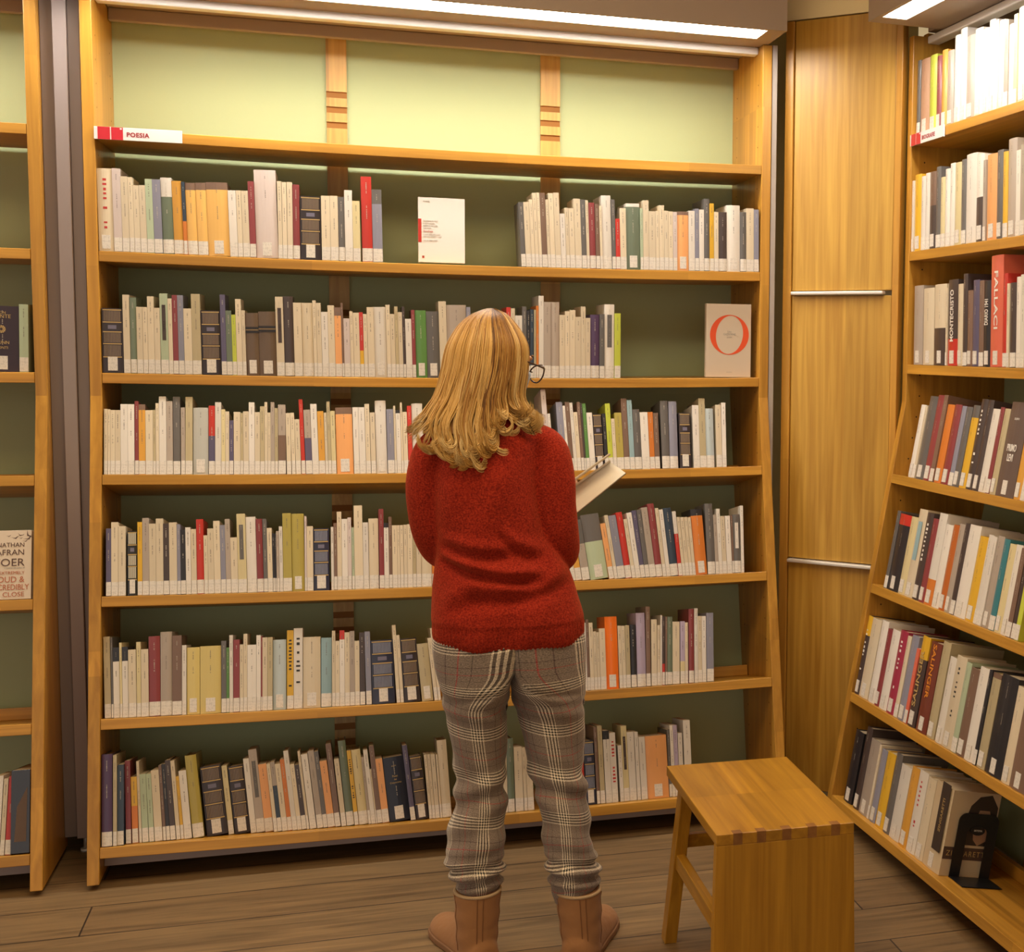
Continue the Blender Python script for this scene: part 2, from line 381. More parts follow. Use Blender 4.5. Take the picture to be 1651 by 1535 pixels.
BOOKS = {
 ('M', 2): '''0.0019 0.0379 0.222 0.006 0.004 c@r
0.0404 0.0204 0.224 0.009 0.004 i
0.0614 0.0177 0.204 0.011 0.004 c
0.0796 0.0116 0.203 0.013 0.004 c
0.0918 0.0144 0.182 0.014 0.004 c
0.1069 0.0159 0.183 0.015 0.004 c
0.1234 0.0174 0.201 0.017 0.004 m
0.1414 0.0207 0.201 0.019 0.004 b
0.1627 0.028 0.207 0.021 0.004 G^w25
0.1913 0.0243 0.2 0.023 0.004 o
0.2161 0.009 0.199 0.025 0.004 B_O30
0.2257 0.0258 0.197 0.025 0.004 y2^n10
0.2522 0.026 0.199 0.026 0.004 y2^n10
0.2788 0.0553 0.202 0.026 0.004 y2^n10
0.3347 0.0204 0.183 0.023 0.004 w
0.3557 0.0126 0.184 0.022 0.004 c
0.369 0.0176 0.184 0.022 0.004 c
0.3872 0.0157 0.211 0.021 0.004 R
0.4035 0.0574 0.244 0.019 0.004 i+r
0.4615 0.0109 0.216 0.007 0.004 c
0.473 0.0119 0.214 0.004 0.004 c
0.4855 0.0144 0.215 0 0.004 c
0.5005 0.018 0.209 0 0.004 R
0.5191 0.058 0.178 -0.005 0.004 a
0.5777 0.0233 0.182 0.005 0.004 c
0.6017 0.0214 0.183 0.006 0.004 c
0.6236 0.0173 0.181 0.008 0.004 E
0.6415 0.021 0.201 0.009 0.004 w
0.6631 0.02 0.172 0.01 0.004 y
0.6879 0.0289 0.242 0.011 0.004 r
0.7174 0.027 0.207 0.013 0.004 b^E20
1.1408 0.0133 0.19 0.048 0.004 E
1.1547 0.0162 0.191 0.047 0.004 c
1.1715 0.0104 0.199 0.046 0.004 c
1.1825 0.0104 0.219 0.045 0.004 c
1.1936 0.009 0.22 0.044 0.004 c
1.2032 0.0156 0.22 0.043 0.004 n
1.2194 0.0083 0.201 0.042 0.004 c
1.2283 0.0142 0.22 0.041 0.004 c
1.2431 0.0165 0.222 0.04 0.004 c
1.2602 0.0143 0.161 0.038 0.004 w
1.2751 0.0106 0.179 0.037 0.004 c
1.2863 0.0158 0.178 0.036 0.004 c
1.3027 0.0189 0.207 0.035 0.004 c
1.3222 0.0144 0.205 0.034 0.004 E
1.3372 0.0084 0.204 0.034 0.004 c
1.3463 0.0183 0.197 0.033 0.004 R
1.3651 0.0122 0.194 0.032 0.004 n
1.378 0.007 0.189 0.031 0.004 c
1.3856 0.0282 0.22 0.03 0.004 w
1.4144 0.0108 0.209 0.027 0.004 E
1.4259 0.0131 0.152 0.025 0.004 r
1.4396 0.0185 0.184 0.024 0.004 c
1.4587 0.0416 0.199 0.022 0.004 G^w5
1.501 0.0087 0.186 0.017 0.004 m
1.5102 0.0172 0.21 0.016 0.004 c
1.528 0.0203 0.178 0.016 0.004 c
1.5489 0.011 0.179 0.015 0.004 c
1.5606 0.015 0.197 0.015 0.004 c
1.5761 0.0127 0.181 0.015 0.004 c
1.5894 0.0135 0.179 0.015 0.004 c
1.6035 0.0127 0.178 0.015 0.004 i
1.6168 0.0355 0.18 0.015 0.004 p^n6
1.6529 0.0191 0.183 0.015 0.004 w
1.6726 0.0128 0.19 0.014 0.004 b
1.6861 0.0152 0.188 0.014 0.004 w
1.7019 0.0169 0.221 0.014 0.004 E
1.7194 0.0137 0.208 0.014 0.004 Y
1.7337 0.0138 0.182 0.014 0.004 c
1.7481 0.0266 0.182 0.014 0.004 N
1.7753 0.042 0.204 0.014 0.004 w
1.8179 0.0196 0.184 0.013 0.004 E
1.8381 0.0237 0.196 0.013 0.004 c
1.8624 0.0157 0.193 0.013 0.004 b''',
 ('M', 3): '''0.0012 0.0544 0.176 -0.008 0.004 a
0.0562 0.0164 0.215 0 0.004 c
0.0732 0.0161 0.208 0 0.004 G
0.0899 0.0149 0.183 0 0.004 c
0.1054 0.0119 0.183 0 0.004 c
0.1179 0.0162 0.213 0 0.004 c
0.1347 0.0151 0.182 0 0.004 c
0.1503 0.0198 0.222 0.005 0.004 m#N
0.1707 0.0104 0.209 0.005 0.004 c
0.1818 0.0132 0.219 0.005 0.004 R
0.1956 0.0144 0.219 0.006 0.004 b
0.2106 0.02 0.183 0.006 0.004 c
0.2312 0.0225 0.224 0.007 0.004 d
0.2543 0.0514 0.179 0.007 0.004 a
0.3063 0.0131 0.225 0.01 0.004 v
0.32 0.0147 0.181 0.011 0.004 G
0.3353 0.0107 0.17 0.012 0.004 l
0.3466 0.0144 0.214 0.013 0.004 c
0.3616 0.0095 0.183 0.014 0.004 c
0.3718 0.034 0.176 0.014 0.004 h
0.4064 0.0453 0.181 0.014 0.004 h
0.4523 0.0204 0.224 0.013 0.004 c#N
0.4733 0.0259 0.226 0.013 0.004 N
0.4998 0.0214 0.209 0.013 0.004 c
0.5218 0.0298 0.209 0.013 0.004 c
0.5522 0.0086 0.217 0.014 0.004 c
0.5614 0.0128 0.21 0.014 0.004 c
0.5748 0.0175 0.185 0.014 0.004 w
0.5929 0.0175 0.204 0.015 0.004 c
0.611 0.018 0.199 0.015 0.004 p^n12
0.6263 0.0087 0.212 0.016 0.004 n
0.6356 0.0165 0.168 0.016 0.004 i
0.6527 0.0087 0.189 0.016 0.004 c
0.662 0.0165 0.185 0.016 0.004 c
0.6791 0.0103 0.187 0.017 0.004 r_Y25
0.69 0.0103 0.182 0.017 0.004 c
0.701 0.0182 0.202 0.017 0.004 c
0.7198 0.0332 0.203 0.018 0.004 w
0.7536 0.0112 0.21 0.018 0.004 c
0.7654 0.0121 0.184 0.019 0.004 c
0.7781 0.0089 0.206 0.019 0.004 d
0.7876 0.0113 0.19 0.019 0.004 c
0.7995 0.0073 0.206 0.02 0.004 N
0.8075 0.0169 0.171 0.02 0.004 w
0.825 0.0098 0.197 0.02 0.004 R
0.8353 0.0314 0.196 0.02 0.004 g
0.8674 0.0356 0.194 0.021 0.004 E
0.9036 0.0212 0.224 0.021 0.004 c
0.9254 0.0563 0.214 0.02 0.004 t
0.9823 0.0117 0.209 0.017 0.004 b
1.0976 0.0119 0.211 0.008 0.004 r
1.1101 0.0119 0.208 0.007 0.004 c
1.1226 0.0203 0.187 0.006 0.004 w
1.1435 0.012 0.214 0.004 0.004 E
1.1561 0.0095 0.203 0 0.004 k
1.1661 0.0103 0.206 0 0.004 B
1.177 0.0061 0.205 0 0.004 d
1.1838 0.007 0.217 0 0.004 O
1.1913 0.0146 0.247 0 0.004 w
1.2065 0.0205 0.229 0 0.004 t
1.2277 0.0249 0.229 0 0.004 t
1.2531 0.0164 0.191 0 0.004 c
1.2702 0.0139 0.202 0 0.004 c
1.2847 0.0165 0.206 0 0.004 c
1.3018 0.0165 0.186 0 0.004 c
1.3189 0.0132 0.217 0 0.004 c
1.3327 0.014 0.183 0 0.004 c
1.3473 0.027 0.193 0 0.004 V
1.375 0.015 0.195 0 0.004 E
1.3906 0.0298 0.225 0 0.004 w#E
1.421 0.0186 0.198 0 0.004 l''',
 ('M', 4): '''0.0044 0.0086 0.182 0.005 0.008 c
0.0136 0.0064 0.181 0.006 0.008 c
0.0206 0.0112 0.179 0.006 0.008 c
0.0323 0.0129 0.179 0.006 0.008 c
0.0458 0.0177 0.196 0.007 0.008 w
0.0641 0.0163 0.196 0.008 0.008 w
0.0816 0.0096 0.205 0.008 0.008 R
0.0918 0.0164 0.196 0.009 0.008 o^n8
0.1088 0.0184 0.18 0.009 0.008 c
0.1278 0.0065 0.181 0.01 0.008 d
0.1349 0.008 0.2 0.01 0.008 c
0.1435 0.018 0.219 0.01 0.008 w
0.1621 0.0157 0.206 0.009 0.008 t
0.1784 0.0184 0.219 0.007 0.008 E
0.1985 0.0104 0.189 0.005 0.008 t
0.2095 0.0182 0.219 0 0.008 d
0.2292 0.0392 0.189 0 0.008 q
0.2695 0.0163 0.195 0 0.008 r_v40
0.2864 0.0155 0.205 0 0.008 w
0.3025 0.0097 0.185 0 0.008 y
0.3128 0.0097 0.179 0 0.008 c
0.3231 0.0106 0.154 0 0.008 v
0.3348 0.0171 0.178 0 0.008 c
0.3525 0.0068 0.175 0 0.008 d
0.3599 0.0142 0.18 0 0.008 c
0.3747 0.0148 0.206 0 0.008 w
0.3901 0.0137 0.178 0 0.008 c
0.4044 0.0113 0.195 0 0.008 d
0.4163 0.0075 0.207 0 0.008 c
0.4244 0.0078 0.177 0 0.008 c
0.4327 0.0099 0.207 0 0.008 t
0.4432 0.0084 0.19 0 0.008 d
0.4525 0.0219 0.2 0 0.008 t_n40
0.475 0.013 0.176 0.013 0.008 c
0.4886 0.0106 0.177 0.02 0.008 c
0.4997 0.0139 0.158 0.025 0.008 c
0.5149 0.0103 0.216 0.033 0.008 r
0.5264 0.0176 0.186 0.031 0.008 t_v40
0.5446 0.0171 0.203 0.028 0.008 w
0.5623 0.0168 0.182 0.025 0.008 o
0.5797 0.0071 0.178 0.022 0.008 c
0.5874 0.0086 0.21 0.02 0.008 d
0.5966 0.0123 0.183 0.019 0.008 y
0.6104 0.0457 0.193 0.016 0.008 p^n10
0.6576 0.0149 0.194 0.015 0.008 w
0.6731 0.0171 0.194 0.015 0.008 w
0.6909 0.0128 0.204 0.014 0.008 c
0.7049 0.0135 0.179 0.014 0.008 c
0.7196 0.0301 0.214 0.013 0.008 w
0.7512 0.0189 0.189 0.013 0.008 b
0.7707 0.0057 0.199 0.012 0.008 c
0.7771 0.012 0.186 0.012 0.008 w^k5
0.7897 0.0057 0.209 0.012 0.008 c
0.796 0.0121 0.181 0.011 0.008 c
0.8093 0.0115 0.199 0.011 0.008 r
0.822 0.0306 0.206 0.011 0.008 w
1.2096 0.0143 0.249 0.05 0.008 i
1.2246 0.0079 0.175 0.049 0.008 w
1.2524 0.0187 0.21 0.049 0.008 b
1.2718 0.0071 0.199 0.048 0.008 w
1.2795 0.0132 0.21 0.048 0.008 n
1.2925 0.0098 0.208 0.048 0.008 w
1.3028 0.0115 0.179 0.047 0.008 c
1.315 0.0089 0.21 0.044 0.008 n
1.3245 0.005 0.207 0.042 0.008 N
1.3302 0.0103 0.205 0.041 0.008 g
1.341 0.0168 0.177 0.039 0.008 w
1.3584 0.0278 0.172 0.036 0.008 a
1.3869 0.0104 0.174 0.03 0.008 k
1.3978 0.0148 0.205 0.028 0.008 l
1.4132 0.0104 0.158 0.025 0.008 c
1.4242 0.0214 0.176 0.024 0.008 u
1.4462 0.0171 0.22 0.021 0.008 n
1.4639 0.0149 0.215 0.019 0.008 s2
1.4795 0.0216 0.186 0.017 0.008 E
1.5017 0.0239 0.177 0.014 0.008 w
1.5262 0.0151 0.177 0.009 0.008 O
1.5419 0.0151 0.174 0.004 0.008 n
1.5643 0.0242 0.212 0 0.008 E
1.5891 0.0256 0.21 -0.01 0.008 b
1.6207 0.0357 0.173 -0.011 0.008 a
1.6639 0.0199 0.197 -0.012 0.008 w
1.6844 0.02 0.218 -0.012 0.008 d
1.7051 0.0256 0.186 -0.013 0.008 s
1.7372 0.0178 0.197 -0.018 0.008 c
1.7557 0.0133 0.204 -0.023 0.008 w''',
 ('M', 5): '''0.0111 0.0124 0.184 0.005 0.008 v
0.0241 0.0169 0.201 0.006 0.008 c
0.0416 0.0181 0.19 0.006 0.008 c
0.0639 0.0246 0.176 0.007 0.008 a2
0.0896 0.0115 0.201 0.008 0.008 Y
0.1017 0.0163 0.212 0.008 0.008 t
0.1186 0.0169 0.196 0.009 0.008 c
0.1361 0.0181 0.21 0.01 0.008 c
0.1547 0.0141 0.196 0.011 0.008 N
0.1695 0.0193 0.199 0.012 0.008 c
0.1894 0.0085 0.194 0.013 0.008 b
0.1985 0.0125 0.179 0.014 0.008 k
0.2116 0.0128 0.185 0.015 0.008 w
0.2251 0.0137 0.18 0.015 0.008 c
0.2394 0.0181 0.207 0.016 0.008 r
0.2581 0.0095 0.162 0.017 0.008 c
0.2682 0.0153 0.181 0.018 0.008 c
0.2841 0.0162 0.202 0.019 0.008 c
0.3009 0.013 0.19 0.02 0.008 b
0.3145 0.0125 0.207 0.021 0.008 t
0.3276 0.0175 0.155 0.022 0.008 c
0.3457 0.0222 0.221 0.023 0.008 y#E
0.3686 0.0258 0.212 0.022 0.008 w
0.395 0.0165 0.206 0.019 0.008 R
0.4121 0.0103 0.206 0.017 0.008 E
0.423 0.0127 0.18 0.017 0.008 c
0.4364 0.0053 0.165 0.016 0.008 k
0.4402 0.0053 0.164 0.011 0.008 k
0.4461 0.0071 0.171 0.011 0.008 t
0.4538 0.0089 0.184 0.01 0.008 w
0.4634 0.0227 0.221 0.009 0.008 u
0.4866 0.033 0.219 0.007 0.008 u
0.5202 0.0054 0.212 0 0.008 i
0.5262 0.0166 0.183 0 0.008 c
0.5434 0.0427 0.176 0 0.008 a3
0.5912 0.007 0.18 0 0.008 w
0.5988 0.0085 0.191 0 0.008 n
0.6079 0.0122 0.223 0 0.008 c
0.6207 0.0156 0.202 0 0.008 w
0.6369 0.0101 0.206 0 0.008 i
0.6477 0.0071 0.177 0.004 0.008 m
0.6553 0.0231 0.24 0.005 0.008 c
0.679 0.0148 0.191 0.004 0.008 w
0.6944 0.0266 0.202 0 0.008 c
0.7226 0.0134 0.229 0 0.008 R
0.7366 0.0125 0.188 0 0.008 w^k7
0.7496 0.0088 0.206 0 0.008 n
0.759 0.0135 0.181 0 0.008 c
0.773 0.0072 0.181 0 0.008 c
0.7809 0.0088 0.181 0 0.008 c
0.7903 0.0098 0.182 -0.004 0.008 c
0.8006 0.0142 0.183 -0.005 0.008 c
0.8154 0.0095 0.182 -0.006 0.008 d
0.8255 0.013 0.183 -0.007 0.008 c
0.839 0.0295 0.179 -0.008 0.008 c
0.8691 0.0121 0.178 -0.01 0.008 O
1.2561 0.0146 0.161 0.118 0.008 c
1.2714 0.0146 0.16 0.12 0.008 c
1.2867 0.0177 0.16 0.121 0.008 o
1.3059 0.0231 0.183 0.123 0.008 t^E40
1.3309 0.0543 0.197 0.125 0.008 m^E42
1.387 0.0156 0.17 0.131 0.008 p
1.4034 0.0102 0.195 0.128 0.008 c
1.4143 0.0227 0.193 0.126 0.008 b
1.4378 0.0189 0.202 0.121 0.008 r
1.4574 0.0111 0.181 0.116 0.008 c
1.4692 0.0151 0.2 0.112 0.008 w
1.4849 0.0131 0.206 0.107 0.008 v
1.4988 0.0132 0.207 0.102 0.008 E
1.5126 0.0191 0.214 0.097 0.008 t
1.5324 0.02 0.225 0.091 0.008 R
1.5531 0.0105 0.211 0.085 0.008 c
1.5643 0.0121 0.206 0.082 0.008 w
1.5771 0.0246 0.21 0.079 0.008 B
1.6023 0.0114 0.199 0.07 0.008 r^w35
1.6144 0.0094 0.181 0.066 0.008 c
1.6244 0.0115 0.18 0.062 0.008 c
1.6365 0.0095 0.18 0.058 0.008 c
1.6466 0.0095 0.179 0.054 0.008 c
1.6575 0.0359 0.203 0.049 0.008 O^k10
1.6952 0.0238 0.219 0.008 0.008 E
1.7197 0.0104 0.184 0.007 0.008 t
1.7307 0.0109 0.202 0.007 0.008 w
1.7421 0.0137 0.179 0.007 0.008 c
1.7565 0.0158 0.179 0 0.008 w
1.7729 0.0056 0.18 -0.01 0.008 n
1.7791 0.0221 0.182 -0.013 0.008 E#w
1.8018 0.0089 0.209 -0.026 0.008 w''',
 ('M', 6): '''0.0075 0.0159 0.219 0.024 0.025 d
0.0245 0.0049 0.217 0.021 0.022 E
0.0302 0.0151 0.189 0.021 0.021 w^k20
0.0463 0.0058 0.202 0.019 0.018 y
0.0528 0.0141 0.19 0.018 0.017 w^k20
0.0678 0.0188 0.182 0.016 0.015 c
0.0877 0.0105 0.202 0.013 0.015 y
0.0989 0.0181 0.182 0.012 0.015 c
0.1175 0.0282 0.216 0.01 0.015 R
0.1464 0.0289 0.227 0.006 0.015 t
0.1759 0.0234 0.216 0.004 0.015 n
0.1999 0.0107 0.189 0 0.015 w
0.2119 0.0324 0.182 0 0.015 y3
0.2454 0.0533 0.184 0 0.015 y3
0.2999 0.0124 0.197 0 0.015 E
0.3128 0.0072 0.178 0 0.015 g
0.3206 0.0089 0.212 0 0.015 w
0.3302 0.0159 0.199 -0.004 0.015 R
0.3467 0.009 0.185 -0.005 0.015 c
0.3562 0.0096 0.214 -0.005 0.015 c
0.3664 0.0227 0.183 -0.005 0.015 w
0.3897 0.0111 0.209 -0.006 0.015 w
0.4014 0.0029 0.205 -0.006 0.015 R
0.405 0.0129 0.202 -0.006 0.015 c
0.4184 0.0132 0.202 -0.007 0.015 d
0.4328 0.0342 0.194 -0.007 0.02 s
0.4692 0.0172 0.219 -0.008 0.02 Y@N
0.487 0.0232 0.224 -0.009 0.02 w@
0.5114 0.0467 0.198 -0.009 0.02 c
0.5596 0.028 0.194 -0.011 0.02 s2
0.5888 0.0091 0.213 -0.009 0.02 c
0.5984 0.0109 0.184 -0.008 0.02 c
0.6099 0.013 0.213 -0.007 0.02 w^r12
0.6236 0.0131 0.207 -0.006 0.02 c
0.6373 0.0131 0.21 -0.005 0.02 t
0.651 0.0131 0.182 -0.004 0.02 c
0.6647 0.0162 0.205 0 0.02 N
0.6815 0.0157 0.207 0.012 0.02 b
0.6984 0.0648 0.18 0.022 0.02 a3
0.7648 0.0103 0.222 0.045 0.02 c
0.7757 0.0087 0.193 0.049 0.02 c
0.7856 0.0472 0.181 0.052 0.02 a
0.835 0.0339 0.165 0.075 0.02 d
0.8696 0.0104 0.181 0.091 0.02 c
0.8807 0.0073 0.209 0.096 0.02 c
1.3019 0.0109 0.202 0 0.02 w
1.3133 0.0082 0.211 0 0.02 n
1.3221 0.0117 0.201 0 0.02 c
1.3344 0.009 0.174 0 0.02 c
1.344 0.0082 0.171 0 0.02 c
1.3529 0.0175 0.182 0 0.02 c
1.371 0.0369 0.216 0 0.02 O2
1.4097 0.0099 0.187 0 0.02 c
1.4202 0.0103 0.186 0 0.02 c
1.431 0.013 0.187 -0.004 0.02 d
1.4459 0.0166 0.188 -0.006 0.02 k
1.4642 0.0268 0.222 -0.013 0.02 v2
1.4917 0.0132 0.24 -0.023 0.02 n
1.5074 0.0171 0.2 -0.029 0.02 c
1.5251 0.0093 0.182 -0.036 0.02 c
1.535 0.0045 0.212 -0.039 0.02 w
1.5402 0.0081 0.208 -0.039 0.02 N_r15
1.5497 0.0057 0.206 -0.039 0.02 n
1.556 0.0161 0.205 -0.038 0.02 G
1.5727 0.0213 0.189 -0.038 0.02 c
1.5966 0.0146 0.189 -0.037 0.02 v2_y20
1.6117 0.009 0.185 -0.036 0.02 c
1.6237 0.0162 0.225 -0.036 0.02 R
1.6414 0.0106 0.226 -0.035 0.02 w
1.6526 0.0123 0.202 -0.035 0.02 c
1.6655 0.0127 0.201 -0.034 0.02 w
1.68 0.0216 0.21 -0.034 0.02 b''',
 ('M', 7): '''0.0035 0.0257 0.242 0.006 0.01 V
0.0312 0.0087 0.239 0.005 0.011 d
0.04 0.0186 0.212 0.004 0.02 B
0.0576 0.0151 0.22 0.018 0.037 R
0.0742 0.0154 0.176 0.03 0.041 Y_O40
0.0912 0.0066 0.217 0.041 0.042 c
0.0989 0.0155 0.182 0.046 0.042 m
0.1155 0.0133 0.182 0.052 0.043 m
0.1293 0.0195 0.19 0.058 0.044 c
0.1502 0.0078 0.203 0.065 0.045 n
0.1585 0.0092 0.205 0.068 0.046 k
0.1683 0.0134 0.215 0.071 0.046 N
0.1828 0.0101 0.213 0.077 0.047 c
0.1941 0.0079 0.17 0.081 0.048 Y
0.2025 0.02 0.184 0.084 0.049 w
0.2239 0.0283 0.224 0.097 0.05 u
0.2582 0.0532 0.189 0.101 0.061 a
0.3132 0.0138 0.189 0.1 0.068 y
0.3293 0.04 0.185 0.099 0.067 a
0.3708 0.0148 0.205 0.098 0.064 w
0.3864 0.0213 0.229 0.098 0.063 t#E
0.4084 0.0214 0.187 0.098 0.061 p
0.4316 0.0093 0.188 0.102 0.05 c
0.4416 0.0111 0.192 0.102 0.05 t_B50
0.4534 0.0141 0.186 0.103 0.05 c
0.4682 0.0112 0.198 0.104 0.05 O
0.48 0.0127 0.221 0.105 0.05 w
0.4933 0.0112 0.183 0.106 0.05 c
0.5052 0.0121 0.18 0.107 0.05 N
0.518 0.0065 0.218 0.109 0.05 c
0.5261 0.0172 0.208 0.109 0.05 w
0.5455 0.0158 0.216 0.111 0.05 t
0.562 0.0113 0.214 0.112 0.05 E
0.574 0.0188 0.186 0.113 0.05 p
0.5936 0.0144 0.233 0.105 0.05 n
0.6102 0.013 0.189 0.099 0.05 c
0.6244 0.02 0.239 0.093 0.05 G
0.6457 0.0109 0.21 0.094 0.05 Y@N
0.6578 0.0246 0.211 0.095 0.05 y
0.6832 0.007 0.189 0.097 0.05 t
0.6908 0.0116 0.209 0.097 0.05 w
0.7031 0.004 0.154 0.098 0.05 c
0.7077 0.0132 0.219 0.098 0.05 n
0.7215 0.0184 0.181 0.099 0.05 p
0.7416 0.0565 0.181 0.1 0.05 B2
0.799 0.0134 0.214 0.099 0.05 v
0.8146 0.0337 0.18 0.099 0.05 a
0.8506 0.0079 0.183 0.069 0.05 c
0.8591 0.0082 0.183 0.066 0.05 c
0.8679 0.012 0.182 0.062 0.05 c
0.8811 0.0051 0.181 0.056 0.05 c
0.8868 0.0263 0.221 0.054 0.05 c
1.0562 0.0159 0.21 0.005 0.04 c
1.0728 0.0196 0.212 0.004 0.04 G
1.0948 0.0241 0.186 0.011 0.04 c
1.1196 0.0098 0.183 0.019 0.04 c
1.13 0.018 0.175 0.023 0.04 c
1.2936 0.0055 0.139 0.019 0.04 r
1.3008 0.0318 0.187 0.018 0.04 a3
1.334 0.0093 0.226 0.019 0.04 n
1.3447 0.014 0.229 0.019 0.04 d
1.3608 0.0186 0.213 0.019 0.04 w^k12
1.38 0.0179 0.205 0.019 0.04 w@r
1.4043 0.011 0.166 0.019 0.04 w
1.4159 0.0168 0.223 0.019 0.04 y#N
1.4334 0.0208 0.203 0.019 0.04 w
1.4559 0.0111 0.202 0.019 0.04 w
1.4684 0.0189 0.186 0.019 0.04 w
1.4887 0.0654 0.186 0.019 0.04 p
1.5547 0.0081 0.201 0.009 0.04 E
1.5634 0.0097 0.213 0.007 0.04 w
1.5737 0.0121 0.213 0.006 0.04 v2
1.5864 0.0133 0.188 0 0.04 w
1.6043 0.0213 0.225 0 0.04 w''',
 ('R', 1): '''-0.0231 0.0492 0.221 0 0.012 E
0.0267 0.0568 0.218 0.005 0.012 n2
0.0861 0.0435 0.219 0.006 0.012 l
0.1302 0.0317 0.209 0.007 0.012 R
0.1625 0.0344 0.219 0.007 0.012 o
0.1975 0.04 0.21 0.008 0.012 t
0.2412 0.0331 0.244 0.009 0.012 w
0.2749 0.0385 0.255 0.01 0.012 w
0.314 0.0465 0.227 0.01 0.012 t
0.3611 0.0454 0.236 0.011 0.012 w
0.4072 0.0332 0.227 0.012 0.012 w
0.441 0.0327 0.243 0.013 0.012 w
0.4743 0.0213 0.235 0.014 0.012 w
0.4961 0.0317 0.23 0.014 0.012 w
0.5285 0.0207 0.224 0.015 0.012 t
0.5497 0.0282 0.209 0.015 0.012 w
0.5786 0.0175 0.229 0.016 0.012 y
0.5967 0.0392 0.241 0.016 0.012 w''',
 ('R', 2): '''-0.0094 0.0253 0.211 0.013 0.006 w
0.0165 0.0431 0.226 0.014 0.006 Y
0.0602 0.028 0.217 0.014 0.006 w
0.0888 0.0277 0.223 0.015 0.006 w
0.1171 0.04 0.223 0.015 0.006 n_N40
0.1577 0.029 0.233 0.016 0.006 E
0.1873 0.0275 0.2 0.017 0.006 y
0.2154 0.0299 0.22 0.017 0.006 w
0.2459 0.0294 0.232 0.018 0.006 w
0.276 0.0381 0.23 0.018 0.006 y
0.3146 0.0274 0.234 0.019 0.006 E
0.3426 0.0589 0.244 0.019 0.006 w
0.4021 0.0422 0.236 0.02 0.006 w_N35
0.4449 0.0143 0.217 0.021 0.006 t
0.4623 0.053 0.228 0.021 0.006 p
0.5159 0.0328 0.233 0.022 0.006 E
0.5493 0.0252 0.225 0.023 0.006 Y
0.5751 0.0432 0.254 0.023 0.006 t
0.6211 0.022 0.22 0.024 0.006 w
0.6437 0.0217 0.232 0.025 0.006 t''',
 ('R', 3): '''0.0275 0.0602 0.236 0.014 0.006 t
0.0913 0.0701 0.226 0.015 0.006 c
0.1649 0.0733 0.234 0.016 0.006 c_N30
0.2416 0.0089 0.222 0.017 0.006 c
0.2522 0.0574 0.244 0.018 0.006 N!MONTECRISTO_r15
0.3113 0.0304 0.23 0.019 0.006 c
0.3423 0.0258 0.257 0.019 0.006 N
0.3687 0.0306 0.21 0.02 0.006 n
0.3999 0.0362 0.237 0.02 0.006 v
0.4368 0.0261 0.234 0.021 0.006 n
0.4649 0.035 0.232 0.021 0.006 k!DIARIO
0.5006 0.0645 0.297 0.022 0.006 r2!PALI ACI
0.5681 0.0229 0.247 0.023 0.006 r
0.5917 0.0134 0.22 0.024 0.006 c
0.6057 0.0294 0.221 0.024 0.006 N
0.6379 0.0244 0.235 0.024 0.006 w
0.6629 0.0218 0.24 0.025 0.006 w''',
 ('R', 4): '''0.0874 0.0342 0.22 0 0.008 w
0.1222 0.0145 0.217 0 0.008 c
0.1373 0.0499 0.248 0 0.008 E
0.1878 0.043 0.253 0 0.008 R
0.2314 0.024 0.254 0 0.008 n
0.2572 0.0416 0.228 0 0.008 O
0.3022 0.0407 0.23 0 0.008 R
0.3462 0.0264 0.227 0 0.008 b
0.3732 0.034 0.226 0 0.008 E
0.4105 0.0386 0.232 0 0.008 Y^E15
0.4507 0.0368 0.251 0 0.008 N@w
0.4881 0.0321 0.25 0 0.008 N
0.5218 0.0403 0.227 0 0.008 w
0.5627 0.0212 0.233 0 0.008 R
0.5846 0.0305 0.23 0 0.008 d
0.6166 0.0911 0.25 0 0.008 N2!PRIMO LEVI
0.7106 0.033 0.245 0 0.008 o
0.7442 0.0258 0.246 0 0.008 w''',
 ('R', 5): '''0.0648 0.0225 0.236 0 0.008 E
0.0879 0.0747 0.23 0 0.008 k^r14
0.1632 0.0427 0.23 0 0.008 y
0.2065 0.0514 0.258 0 0.008 c#s2
0.2585 0.0408 0.253 0 0.008 N@w
0.2999 0.0338 0.241 0 0.008 R
0.3342 0.0472 0.261 0 0.008 w_O12
0.3832 0.0413 0.235 0 0.008 w
0.4263 0.0334 0.239 0 0.008 O3
0.4603 0.0312 0.246 0 0.008 t
0.4921 0.025 0.251 0 0.008 N
0.5177 0.0622 0.251 0 0.008 w
0.5816 0.0453 0.228 0 0.008 Y
0.6275 0.0259 0.237 0 0.008 w
0.654 0.0203 0.235 0 0.008 w
0.675 0.0329 0.241 0 0.008 t
0.7085 0.0288 0.237 0 0.008 T
0.739 0.0318 0.229 0 0.008 y
0.7714 0.0313 0.231 0 0.008 w
0.8032 0.0211 0.226 0 0.008 n
0.825 0.0185 0.229 0 0.008 N
0.845 0.0197 0.241 0 0.008 l''',
